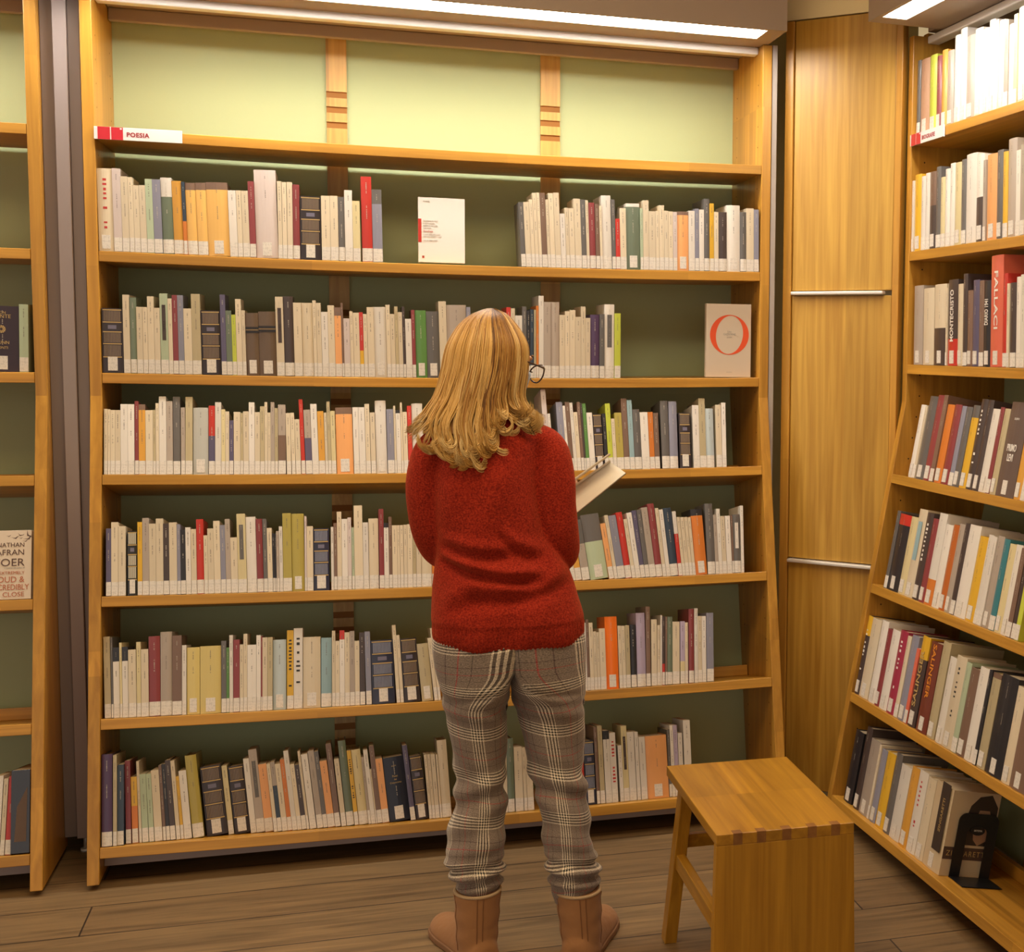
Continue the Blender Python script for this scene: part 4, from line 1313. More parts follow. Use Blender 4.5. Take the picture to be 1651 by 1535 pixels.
be = empty('bookend'); be.matrix_world = big.matrix_world @ Matrix.Translation((bw + .006, .030, 0))
def arch(y0, y1, z1, r, n=8):
    P = [(y0, 0), (y0, z1 - r)] + [(y0 + r - r * math.cos(t), z1 - r + r * math.sin(t)) for t in np.linspace(0, math.pi / 2, n)[1:]]
    P += [(y1 - r + r * math.sin(t), z1 - r + r * math.cos(t)) for t in np.linspace(0, math.pi / 2, n)[:-1]] + [(y1, z1 - r), (y1, 0)]
    return P
out_ = arch(0, .120, .172, .022); inn_ = arch(.030, .090, .135, .016)
q = MB()
for xx in (0.0, .0022):
    for a in range(len(out_) - 1):
        P = [(xx, *out_[a]), (xx, *out_[a + 1]), (xx, *inn_[a + 1]), (xx, *inn_[a])]; q.face(P if xx == 0 else P[::-1], BLACK)
for a in range(len(out_) - 1):
    q.face([(0, *out_[a]), (.0022, *out_[a]), (.0022, *out_[a + 1]), (0, *out_[a + 1])], BLACK)
    q.face([(0, *inn_[a + 1]), (.0022, *inn_[a + 1]), (.0022, *inn_[a]), (0, *inn_[a])], BLACK)
q.build('upright_plate', be)
q = MB(); q.box((0, .0, 0.0008), (.075, .120, .0026), BLACK); q.build('foot_plate', be, bevel=.001)
q = MB(); th_ = np.linspace(0, 2 * math.pi, 25)[:-1]
q.grid([[(xx, .060 + .021 * math.cos(t), .128 + .0125 * math.sin(t)) for t in th_] for xx in (0, .004)], BLACK, True, True, smooth=False)
bg = q.build('badge', be)
lettering('SISTEMA', .0068, be, (.0044, .060, .128), (math.pi / 2, 0, math.pi / 2), mat=WHITEINK)
tag(be, 'black metal bookend holding up the portrait biography on the lowest shelf', 'bookend')

# ------------------------------------------------------------------ stool
st = empty('stool', (1.5219, -1.1904, 0), math.radians(-.8)); tag(st, 'oak stool with one solid end and two splayed legs, in front of the corner', 'stool')
sw_, sl, shh, tt = .1535, .2465, .43, .024
sb_ = .018
ENDG = wood('oak_end_grain', 'y', (.20, .075, .014), (.28, .12, .025), .45, .05)
WS = {a: wood('stool_oak_' + a, a, (.33, .150, .012), (.52, .262, .024), .3, .045) for a in 'yz'}
q = MB(); q.box((-sw_, -sl, shh - tt), (sw_, sl, shh), WS['y'])
q.build('stool_seat', st, bevel=.0015)
# comb joint: ends of the upright panel showing in the top
for ux in (-.117, -.065, -.009, .048, .101):
    f = MB(); f.box((ux, -sl - .0004, shh - tt), (ux + .020, -sl + .020, shh + .0004), ENDG); f.build('joint_finger', st)
q = MB(); zb0 = .0
q.v = []; 
P8 = [(-.163, -sl - .002, 0), (.163, -sl - .002, 0), (.163, -sl + .020, 0), (-.163, -sl + .020, 0), (-sw_, -sl, shh - tt), (sw_, -sl, shh - tt), (sw_, -sl + .022, shh - tt), (-sw_, -sl + .022, shh - tt)]
q.v = list(P8); k_ = q.slot(WS['z'])
for fce in ((3, 2, 1, 0), (4, 5, 6, 7), (0, 1, 5, 4), (1, 2, 6, 5), (2, 3, 7, 6), (3, 0, 4, 7)): q.f.append(fce); q.m.append(k_); q.smooth.append(False)
q.build('end_panel', st, bevel=.0015)
def leg(sx):
    q = MB()
    top = Vector((sx * .122, .165, shh - tt)); bot = Vector((sx * .150, .222, 0))
    hw, hd = .015, .021
    R_ = []
    for c_ in (bot, top): R_.append([(c_.x - hw, c_.y - hd, c_.z), (c_.x + hw, c_.y - hd, c_.z), (c_.x + hw, c_.y + hd, c_.z), (c_.x - hw, c_.y + hd, c_.z)])
    q.grid(R_, WS['z'], True, True, smooth=False); q.build('leg', st, bevel=.002)
leg(-1); leg(1)
def bar(a, b_, hw, hh, m, name):
    a = Vector(a); b_ = Vector(b_); d_ = (b_ - a).normalized(); s_ = d_.cross(Vector((0, 0, 1))).normalized() * hw; u_ = Vector((0, 0, hh))
    q = MB(); q.grid([[tuple(c_ - s_ - u_), tuple(c_ + s_ - u_), tuple(c_ + s_ + u_), tuple(c_ - s_ + u_)] for c_ in (a, b_)], m, True, True, smooth=False); q.build(name, st, bevel=.0015)
bar((-.134, .185, .215), (-.134, -sl + .02, .215), .011, .019, WS['y'], 'side_stretcher')
bar((.134, .185, .215), (.134, -sl + .02, .215), .011, .019, WS['y'], 'side_stretcher')
bar((-.13, .187, .262), (.13, .187, .262), .010, .016, WS['y'], 'cross_stretcher')
OPENBOOK = [(1.1745, -0.665, 1.0063), (1.3235, -0.665, 1.1236), (1.2936, -0.6, 1.1476), (1.1525, -0.6, 1.0508), (1.1579, -0.66, 1.0874), (1.2822, -0.66, 1.1751), (1.2952, -0.6, 1.1671), (1.167, -0.6, 1.0764)]
# ------------------------------------------------------------------ the reader
SKIN = plain('skin', (.56, .30, .19), .5)
def smooth_i(zs, vals, z):
    """monotone piecewise cosine-free interpolation (Catmull-Rom on sorted knots)."""
    zs = list(zs); vals = list(vals)
    if z <= zs[0]: return vals[0]
    if z >= zs[-1]: return vals[-1]
    i = max(j for j in range(len(zs)) if zs[j] <= z); i = min(i, len(zs) - 2)
    h = zs[i + 1] - zs[i]; t = (z - zs[i]) / h
    m0 = (vals[i + 1] - vals[i - 1]) / (zs[i + 1] - zs[i - 1]) if i > 0 else (vals[i + 1] - vals[i]) / h
    m1 = (vals[i + 2] - vals[i]) / (zs[i + 2] - zs[i]) if i < len(zs) - 2 else (vals[i + 1] - vals[i]) / h
    return (2 * t ** 3 - 3 * t ** 2 + 1) * vals[i] + (t ** 3 - 2 * t ** 2 + t) * h * m0 + (-2 * t ** 3 + 3 * t ** 2) * vals[i + 1] + (t ** 3 - t ** 2) * h * m1
def tube(q, pts, mat, n=18, sub=5, squash=None):
    """pts: (x,y,z,r) centre line; closed round tube with domed ends."""
    P = [Vector(p[:3]) for p in pts]; Rr = [p[3] for p in pts]
    T = list(range(len(pts))); C_, R_ = [], []
    for a in np.linspace(0, len(pts) - 1, (len(pts) - 1) * sub + 1):
        C_.append(Vector([smooth_i(T, [p[j] for p in P], a) for j in range(3)])); R_.append(smooth_i(T, Rr, a))
    rings = []
    prev = None
    d0 = (C_[1] - C_[0]).normalized(); d1 = (C_[-1] - C_[-2]).normalized()
    CC, RR = [], []
    for f in (.98, .8, .45): CC.append(C_[0] - d0 * R_[0] * f); RR.append(R_[0] * math.sqrt(1 - f * f))
    CC += C_; RR += R_
    for f in (.45, .8, .98): CC.append(C_[-1] + d1 * R_[-1] * f); RR.append(R_[-1] * math.sqrt(1 - f * f))
    ref = None
    for i in range(len(CC)):
        d = (CC[min(i + 1, len(CC) - 1)] - CC[max(i - 1, 0)]).normalized()
        if ref is None: ref = Vector((0, 0, 1)) if abs(d.z) < .8 else Vector((0, 1, 0))
        a = (ref - d * ref.dot(d)).normalized(); b_ = d.cross(a); ref = a
        sa, sb2 = (1, 1) if squash is None else squash
        rings.append([tuple(CC[i] + a * RR[i] * sa * math.cos(t) + b_ * RR[i] * sb2 * math.sin(t)) for t in np.linspace(0, 2 * math.pi, n + 1)[:-1]])
    q.grid(rings, mat, True, True)
def loft(q, rows, mat, n=40, step=.01, expo=1.0):
    """rows: (z, xl, xr, cy, ry) -> closed vertical loft."""
    rows = sorted(rows); zs = [r_[0] for r_ in rows]
    rings = []
    for z in np.linspace(zs[0], zs[-1], int((zs[-1] - zs[0]) / step) + 2):
        xl, xr, cy, ry = [smooth_i(zs, [r_[j] for r_ in rows], z) for j in (1, 2, 3, 4)]
        cx, rx = (xl + xr) / 2, (xr - xl) / 2
        ring = []
        for t in np.linspace(0, 2 * math.pi, n + 1)[:-1]:
            c_, s_ = math.cos(t), math.sin(t)
            ring.append((cx + rx * math.copysign(abs(c_) ** expo, c_), cy + ry * math.copysign(abs(s_) ** expo, s_), z))
        rings.append(ring)
    q.grid(rings, mat, True, True)
def fuse(q, name, mat, voxel, smooth=4, parent=None, fn=None):
    """merge the closed pieces of q into one continuous skin."""
    o = bpy.data.objects.new('tmp', q.data('tmp')); COL.objects.link(o)
    r_ = o.modifiers.new('r', 'REMESH'); r_.mode = 'VOXEL'; r_.voxel_size = voxel; r_.use_smooth_shade = True
    if smooth:
        s_ = o.modifiers.new('s', 'SMOOTH'); s_.factor = .5; s_.iterations = smooth
    dg = bpy.context.evaluated_depsgraph_get(); me = bpy.data.meshes.new_from_object(o.evaluated_get(dg))
    bpy.data.objects.remove(o)
    me.name = name; me.materials.clear(); me.materials.append(mat)
    if fn:
        n = len(me.vertices); co = np.empty(n * 3); me.vertices.foreach_get('co', co); co = co.reshape(-1, 3)
        no = np.empty(n * 3); me.vertices.foreach_get('normal', no); no = no.reshape(-1, 3)
        co = fn(co, no); me.vertices.foreach_set('co', co.ravel()); me.update()
    me.polygons.foreach_set('use_smooth', [True] * len(me.polygons))
    ob_ = bpy.data.objects.new(name, me); COL.objects.link(ob_)
    if parent: ob_.parent = parent
    return ob_
# --- body: head, neck, trunk, arms with hands, legs as one surface
HC = Vector((.968, -.832, 1.420))
fdir = Vector((.80, .50, -.30)).normalized(); sdir = fdir.cross(Vector((0, 0, 1))).normalized(); udir = sdir.cross(fdir).normalized()
def hp(f_, s_, u_): return HC + fdir * f_ + sdir * s_ + udir * u_
q = MB()
rings = []
for v in np.linspace(.02, math.pi - .02, 26):
    ring = []
    for t in np.linspace(0, 2 * math.pi, 37)[:-1]:
        cf, cs, cu = math.cos(t) * math.sin(v), math.sin(t) * math.sin(v), math.cos(v)
        rf = .090 if cf > 0 else .086
        f_, s_, u_ = rf * cf, .066 * cs, .105 * cu
        if u_ < 0 and cf > 0: s_ *= 1 - .34 * (-u_ / .112) ; f_ *= 1 - .05 * (-u_ / .112)     # jaw
        if u_ < -.03 and cf < 0: f_ *= 1 + .35 * (u_ + .03) / .08
        ring.append(tuple(hp(f_, s_, u_)))
    rings.append(ring)
q.grid(rings, SKIN, True, True)
def blob(c_, r_, m=SKIN, n=14):
    c_ = Vector(c_); rings = []
    for v in np.linspace(.05, math.pi - .05, 10):
        rings.append([tuple(c_ + fdir * r_[0] * math.sin(v) * math.cos(t) + sdir * r_[1] * math.sin(v) * math.sin(t) + udir * r_[2] * math.cos(v)) for t in np.linspace(0, 2 * math.pi, n + 1)[:-1]])
    q.grid(rings, m, True, True)
tube(q, [(*hp(.084, 0, .012), .008), (*hp(.094, 0, -.006), .010), (*hp(.103, 0, -.024), .011), (*hp(.092, 0, -.032), .012)], SKIN, 12, 3)   # nose
blob(hp(.078, 0, -.094), (.018, .020, .014))            # chin
blob(hp(.078, 0, .022), (.014, .052, .010))             # brow
blob(hp(.083, 0, -.055), (.010, .022, .006)); blob(hp(.082, 0, -.066), (.011, .020, .006))      # lips
for s_ in (-1, 1):
    blob(hp(-.004, s_ * .070, -.012), (.014, .007, .027))          # ears
    blob(hp(.062, s_ * .040, -.028), (.020, .020, .020))          # cheeks
tube(q, [(.968, -.852, 1.20, .055), (.966, -.850, 1.28, .050), (.966, -.840, 1.36, .050)], SKIN)
loft(q, [(.70, .85, 1.15, -.875, .10), (.80, .85, 1.15, -.87, .105), (.95, .865, 1.085, -.86, .085), (1.10, .860, 1.045, -.86, .085), (1.20, .87, 1.045, -.855, .070), (1.24, .90, 1.02, -.855, .05)], SKIN)
def arm_hand(up, wr, hand_dir, palm_n, length=.165):
    tube(q, up, SKIN, 14)
    wr = Vector(wr); d = Vector(hand_dir).normalized(); n_ = Vector(palm_n).normalized(); n_ = (n_ - d * n_.dot(d)).normalized(); w_ = d.cross(n_)
    # palm
    rings = []
    for a in np.linspace(0, 1, 9):
        hw = .024 + .016 * math.sin(min(1, a * 1.3) * math.pi / 2); ht = .016 - .004 * a
        if a in (0, 1): hw *= .8; ht *= .7
        rings.append([tuple(wr + d * a * .082 + w_ * hw * math.cos(t) + n_ * ht * math.sin(t)) for t in np.linspace(0, 2 * math.pi, 17)[:-1]])
    q.grid(rings, SKIN, True, True)
    for j, (off, ln, cur) in enumerate(((-.030, .070, .35), (-.010, .080, .42), (.010, .075, .48), (.029, .060, .58))):
        p = wr + d * .078 + w_ * off; ang = .12; pts = [(*(p - d * .02), .0085)]
        for seg_, r_ in ((.42, .0085), (.32, .0078), (.26, .0068)):
            pts.append((*p, r_)); dd = d * math.cos(ang) + n_ * math.sin(ang); p = p + dd * ln * seg_; ang += cur
        pts.append((*p, .0062)); tube(q, pts, SKIN, 10, 3)
    p = wr + d * .022 - w_ * .026
    pts = [(*p, .012)]
    for dd, l_, r_ in ((d * .75 - w_ * .62 + n_ * .25, .036, .0105), (d * .9 - w_ * .1 + n_ * .42, .030, .0090), (d * .85 + w_ * .1 + n_ * .5, .022, .0075)):
        p = p + dd.normalized() * l_; pts.append((*p, r_))
    tube(q, pts, SKIN, 10, 3)
arm_hand([(.842, -.852, 1.18, .034), (.823, -.847, 1.08, .034), (.835, -.833, 1.01, .032), (.860, -.80, .968, .030), (.895, -.74, .968, .029), (.965, -.66, 1.000, .025), (1.020, -.620, 1.030, .022), (1.026, -.618, 1.034, .022)], (1.022, -.619, 1.033), (.88, .04, .42), (-.4, -.2, .9))
arm_hand([(1.090, -.874, 1.18, .034), (1.107, -.884, 1.08, .034), (1.113, -.876, 1.01, .032), (1.120, -.852, .965, .031), (1.127, -.79, .948, .029), (1.134, -.71, .970, .027), (1.146, -.64, 1.000, .026), (1.150, -.625, 1.004, .025)], (1.150, -.632, 1.000), (.42, .62, .62), (-.62, -.1, .75))
for pts in ([(.925, -.87, .72, .075), (.925, -.88, .55, .062), (.928, -.885, .42, .046), (.922, -.90, .30, .048), (.917, -.925, .14, .036), (.915, -.93, .05, .038)],
            [(1.085, -.87, .72, .075), (1.10, -.89, .55, .062), (1.115, -.90, .42, .046), (1.130, -.93, .30, .048), (1.148, -.965, .14, .036), (1.152, -.97, .05, .038)]):
    tube(q, pts, SKIN)
for c_, an in (((.913, -.935), 19), ((1.153, -.975), -25)):
    an = math.radians(an); dx, dy = -math.sin(an), math.cos(an)
    tube(q, [(c_[0], c_[1], .045, .028), (c_[0] + dx * .08, c_[1] + dy * .08, .038, .022), (c_[0] + dx * .14, c_[1] + dy * .14, .030, .015)], SKIN)
person = fuse(q, 'person', SKIN, .0042, 2)
tag(person, 'person seen from behind in red sweater, checked trousers and tan boots, reading a book', 'person')

EYEW = plain('eye_white', (.75, .72, .68), .2); IRIS = plain('iris', (.06, .09, .10), .15); BROW = plain('eyebrow', (.16, .085, .03), .9)
for s_ in (-1, 1):
    q = MB(); blob(hp(.0745, s_ * .031, -.006), (.0115, .0125, .0085), EYEW); q.build('eye', person)
    q = MB(); blob(hp(.0835, s_ * .031, -.009), (.0035, .0052, .0052), IRIS); q.build('iris', person)
    q = MB(); tube(q, [(*hp(.090, s_ * .014, .026), .0026), (*hp(.088, s_ * .034, .031), .0030), (*hp(.076, s_ * .052, .027), .0018)], BROW, 8, 3); q.build('eyebrow', person)
# --- red wool sweater
def wool():
    m, nt, b = nmat('red_wool')
    tc = N(nt, 'ShaderNodeTexCoord')
    n1 = N(nt, 'ShaderNodeTexNoise'); n1.inputs['Scale'].default_value = 260; n1.inputs['Detail'].default_value = 3
    n2 = N(nt, 'ShaderNodeTexNoise'); n2.inputs['Scale'].default_value = 40; n2.inputs['Detail'].default_value = 4
    for n_ in (n1, n2): nt.links.new(tc.outputs['Object'], n_.inputs['Vector'])
    r = ramp(nt, [(.3, (.16, .010, .005)), (.5, (.29, .020, .009)), (.72, (.43, .040, .015))]); nt.links.new(n1.outputs['Fac'], r.inputs['Fac'])
    nt.links.new(r.outputs[0], b.inputs['Base Color'])
    b.inputs['Roughness'].default_value = .95; b.inputs['Sheen Weight'].default_value = .3; b.inputs['Sheen Tint'].default_value = (.9, .22, .08, 1); b.inputs['Specular IOR Level'].default_value = .15
    bp = N(nt, 'ShaderNodeBump'); bp.inputs['Strength'].default_value = .7; bp.inputs['Distance'].default_value = .003
    mx = N(nt, 'ShaderNodeMath', operation='MULTIPLY_ADD'); mx.inputs[1].default_value = .5
    nt.links.new(n1.outputs['Fac'], mx.inputs[0]); nt.links.new(n2.outputs['Fac'], mx.inputs[2]); nt.links.new(mx.outputs[0], bp.inputs['Height'])
    nt.links.new(bp.outputs[0], b.inputs['Normal'])
    return m
WOOL = wool()
q = MB()
loft(q, [(.745, .828, 1.176, -.872, .128), (.765, .821, 1.181, -.872, .133), (.80, .8205, 1.179, -.872, .134), (.85, .822, 1.165, -.870, .128), (.90, .826, 1.150, -.868, .120), (.95, .832, 1.128, -.866, .113), (1.0, .832, 1.096, -.864, .112),
         (1.05, .826, 1.082, -.862, .115), (1.10, .822, 1.074, -.860, .117), (1.15, .822, 1.074, -.858, .114), (1.19, .830, 1.078, -.856, .105), (1.22, .850, 1.080, -.855, .092), (1.245, .880, 1.055, -.855, .076), (1.265, .905, 1.030, -.855, .062), (1.285, .918, 1.014, -.855, .054)], WOOL, 56, .008, .92)
tube(q, [(.872, -.852, 1.225, .040), (.838, -.852, 1.195, .053), (.822, -.850, 1.13, .055), (.822, -.845, 1.07, .053), (.833, -.835, 1.01, .053), (.856, -.805, .966, .052), (.885, -.755, .965, .049), (.945, -.680, .995, .042), (1.000, -.635, 1.020, .036)], WOOL, 24)
tube(q, [(1.055, -.862, 1.232, .040), (1.090, -.872, 1.198, .052), (1.103, -.882, 1.13, .054), (1.107, -.884, 1.07, .052), (1.113, -.876, 1.01, .053), (1.120, -.852, .962, .053), (1.126, -.79, .945, .050), (1.133, -.71, .972, .043), (1.139, -.65, 1.003, .037)], WOOL, 24)
def folds(co, no):
    x, y, z = co[:, 0], co[:, 1], co[:, 2]
    back = np.clip((-.90 - y) / .05, 0, 1)
    d = np.zeros(len(co))
    def crease(x0, z0, x1, z1, bend, wd, amp, xa=None):
        t = np.clip((x - x0) / (x1 - x0), 0, 1)
        zc = z0 + (z1 - z0) * t + bend * np.sin(math.pi * t)
        g = np.exp(-((z - zc) / wd) ** 2); gu = np.exp(-((z - zc - wd * 2.1) / (wd * 1.2)) ** 2)
        e_ = np.clip((x - x0) / .03, 0, 1) * np.clip((x1 - x) / .05, 0, 1)
        return amp * e_ * (gu * .7 - g)
    d += back * crease(.815, .958, 1.08, .905, -.020, .011, .0175)
    d += back * crease(.815, .990, 1.02, .962, -.012, .012, .0105)
    d += back * crease(.88, .868, 1.16, .900, -.022, .016, .0085)
    d += back * crease(.84, .83, 1.04, .86, .02, .018, .0060)
    d += back * crease(.96, 1.010, 1.09, .955, -.02, .013, .0100)
    d += back * (.0030 * np.sin(x * 34 + z * 11) * np.sin(z * 17 + 1) + .002 * np.sin(x * 61 - z * 25 + 2))
    # ribbed hem
    ang = np.arctan2(y + .87, (x - 1.0) * .75)
    hem = np.clip((.803 - z) / .006, 0, 1)
    d += hem * (-.0022 + .0016 * np.sin(ang * 96))
    return co + no * d[:, None]
sw = fuse(q, 'sweater', WOOL, .0045, 3, person, folds)
sw['label'] = 'red wool sweater with ribbed hem'

# --- glen check trousers
def plaid():
    m, nt, b = nmat('glen_check')
    uv = N(nt, 'ShaderNodeUVMap'); sp = N(nt, 'ShaderNodeSeparateXYZ'); nt.links.new(uv.outputs[0], sp.inputs[0])
    D_, Lt, Md = (.0, .0, .0), (.84, .73, .57), (.215, .165, .130)
    P = .108
    def axis(out, off):
        a = N(nt, 'ShaderNodeMath', operation='MULTIPLY_ADD'); a.inputs[1].default_value = 1 / P; a.inputs[2].default_value = off
        nt.links.new(out, a.inputs[0]); f = N(nt, 'ShaderNodeMath', operation='FRACT'); nt.links.new(a.outputs[0], f.inputs[0])
        st_ = []; p_ = 0.0
        for j in range(4):
            st_ += [(p_, Lt), (p_ + .030, D_)]; p_ += .062
        st_ += [(p_, Lt), (p_ + .02, Md), (.42, D_), (.428, Md), (.56, (.40, .0, .015)), (.578, Md), (.72, (.03, .0, .01)), (.735, Md)]
        r = ramp(nt, st_, 'CONSTANT'); nt.links.new(f.outputs[0], r.inputs['Fac']); return r
    ru = axis(sp.outputs[0], .18); rv = axis(sp.outputs[1], .05)
    # fine weave decides thread by thread whether warp or weft shows
    ck = N(nt, 'ShaderNodeTexChecker'); ck.inputs['Scale'].default_value = 700; nt.links.new(uv.outputs[0], ck.inputs['Vector'])
    mx = N(nt, 'ShaderNodeMix', data_type='RGBA'); mx.inputs[0].default_value = .5
    nt.links.new(ru.outputs[0], mx.inputs[6]); nt.links.new(rv.outputs[0], mx.inputs[7])
    nm = N(nt, 'ShaderNodeTexNoise'); nm.inputs['Scale'].default_value = 520; nm.inputs['Detail'].default_value = 2; nt.links.new(uv.outputs[0], nm.inputs['Vector'])
    rm = ramp(nt, [(.36, (.45, .45, .45)), (.64, (1.5, 1.5, 1.5))]); nt.links.new(nm.outputs['Fac'], rm.inputs['Fac'])
    mm = N(nt, 'ShaderNodeMix', data_type='RGBA', blend_type='MULTIPLY'); mm.inputs[0].default_value = .8
    nt.links.new(mx.outputs[2], mm.inputs[6]); nt.links.new(rm.outputs[0], mm.inputs[7]); nt.links.new(mm.outputs[2], b.inputs['Base Color'])
    no = N(nt, 'ShaderNodeTexNoise'); no.inputs['Scale'].default_value = 420; tc = N(nt, 'ShaderNodeTexCoord'); nt.links.new(tc.outputs['Object'], no.inputs['Vector'])
    bp = N(nt, 'ShaderNodeBump'); bp.inputs['Strength'].default_value = .3; bp.inputs['Distance'].default_value = .001
    nt.links.new(no.outputs['Fac'], bp.inputs['Height']); nt.links.new(bp.outputs[0], b.inputs['Normal'])
    b.inputs['Roughness'].default_value = .85; b.inputs['Sheen Weight'].default_value = .2
    return m
PLAID = plaid()
def trouser_half(side):
    mid = 1.001
    if side < 0:
        rows = [(.150, .884, .962, -.928, .042), (.168, .872, .971, -.926, .050), (.190, .862, .975, -.924, .054), (.222, .849, .979, -.918, .062), (.245, .848, .983, -.915, .064), (.286, .852, .986, -.91, .066), (.34, .862, .988, -.90, .066), (.40, .873, .990, -.893, .064), (.455, .869, .991, -.89, .066),
                (.51, .862, .992, -.888, .072), (.57, .854, .994, -.886, .082), (.62, .844, .998, -.886, .093), (.66, .834, 1.0, -.884, .106), (.70, .826, 1.0, -.880, .118), (.745, .822, 1.0, -.876, .122), (.80, .830, 1.0, -.872, .112)]
    else:
        rows = [(.128, 1.098, 1.184, -.970, .042), (.150, 1.090, 1.190, -.968, .050), (.175, 1.083, 1.204, -.964, .056), (.200, 1.080, 1.200, -.958, .060), (.226, 1.077, 1.196, -.952, .062), (.256, 1.075, 1.191, -.945, .064), (.30, 1.071, 1.186, -.935, .066), (.375, 1.058, 1.179, -.918, .065), (.443, 1.042, 1.175, -.905, .067),
                (.50, 1.032, 1.176, -.897, .074), (.558, 1.022, 1.178, -.890, .083), (.61, 1.008, 1.180, -.887, .094), (.65, 1.002, 1.181, -.884, .106), (.70, 1.002, 1.183, -.880, .118), (.745, 1.002, 1.182, -.876, .122), (.80, 1.002, 1.17, -.872, .112)]
    zs = [r_[0] for r_ in rows]; n = 64; nz = 150
    V, UV, F_ = [], [], []
    for a, z in enumerate(np.linspace(zs[0], zs[-1], nz)):
        xl, xr, cy, ry = [smooth_i(zs, [r_[j] for r_ in rows], z) for j in (1, 2, 3, 4)]
        w_ = min(1, max(0, (z - .595) / .10)); w_ = w_ * w_ * (3 - 2 * w_)
        cx, rx = (xl + xr) / 2, (xr - xl) / 2
        outer = (mid - xl) if side < 0 else (xr - mid)
        for j in range(n + 1):
            t = 2 * math.pi * j / n
            c_, s_ = math.cos(t), math.sin(t)
            x1, y1 = cx + rx * c_, cy + ry * s_
            on_out = (c_ < 0) if side < 0 else (c_ > 0)
            x2 = mid + outer * c_ if on_out else mid + side * .0006
            y2 = cy + ry * s_
            x, y = x1 * (1 - w_) + x2 * w_, y1 * (1 - w_) + y2 * w_
            # folds
            lowz = math.exp(-((z - .205) / .035) ** 2); knee = math.exp(-((z - .40) / .05) ** 2); thigh = math.exp(-((z - .60) / .035) ** 2); seat = math.exp(-((z - .66) / .05) ** 2)
            ph = side * .9
            f_ = .0085 * lowz * math.sin(z * 190 + 1.6 * math.sin(t + ph)) + .0040 * math.exp(-((z - .30) / .05) ** 2) * math.sin(z * 80 + 2.2 * math.sin(t * 1 + ph))
            f_ += .0060 * knee * math.sin(z * 95 + 2.0 * math.sin(t + 1.2 * side)) + .0030 * thigh * math.sin(z * 120 + 1.5 * t) * (1 - w_ * .5)
            f_ += .0024 * math.sin(z * 41 + 3 * t) * (1 - w_)
            back = max(0, -s_)
            f_ += -.0075 * math.exp(-((z - (.638 - .02 * side * c_)) / .010) ** 2) * back * (1 if on_out else .6)      # fold below the seat
            f_ += .006 * seat * back
            # cleft of the seat
            mx_ = abs(x - mid)
            y += (.020 * math.exp(-(mx_ / .022) ** 2) * back) * (w_ * math.exp(-((z - .665) / .06) ** 2))
            x += f_ * c_ * (1 if on_out else 1 - w_); y += f_ * s_
            V.append((x, y, z))
            uu = j / n * (.44 if z > .3 else .44); UV.append((uu * side + (0 if side < 0 else .44) + .010 * math.sin(z * 9 + side), z + .014 * w_ * abs(math.cos(t)) - .016 * (.5 + .5 * s_) * 0 + .006 * math.sin(2 * t + z * 8)))
    for a in range(nz - 1):
        for j in range(n):
            i = a * (n + 1) + j; F_.append((i, i + 1, i + n + 2, i + n + 1))
    return V, UV, F_
V, UV, F_ = [], [], []
for sd in (-1, 1):
    v_, u_, f_ = trouser_half(sd); o_ = len(V); V += v_; UV += u_; F_ += [tuple(o_ + k_ for k_ in f) for f in f_]
me = bpy.data.meshes.new('trousers'); me.from_pydata(V, [], F_); me.materials.append(PLAID)
uvl = me.uv_layers.new(name='UVMap'); vi = np.empty(len(me.loops), dtype=np.int32); me.loops.foreach_get('vertex_index', vi)
uvl.data.foreach_set('uv', np.array(UV)[vi].ravel()); me.polygons.foreach_set('use_smooth', [True] * len(me.polygons)); me.update()
tr = bpy.data.objects.new('trousers', me); COL.objects.link(tr); tr.parent = person
sm = tr.modifiers.new('cloth', 'SOLIDIFY'); sm.thickness = .0018; sm.offset = -1
tr['label'] = 'grey and beige glen check trousers with dark red lines'

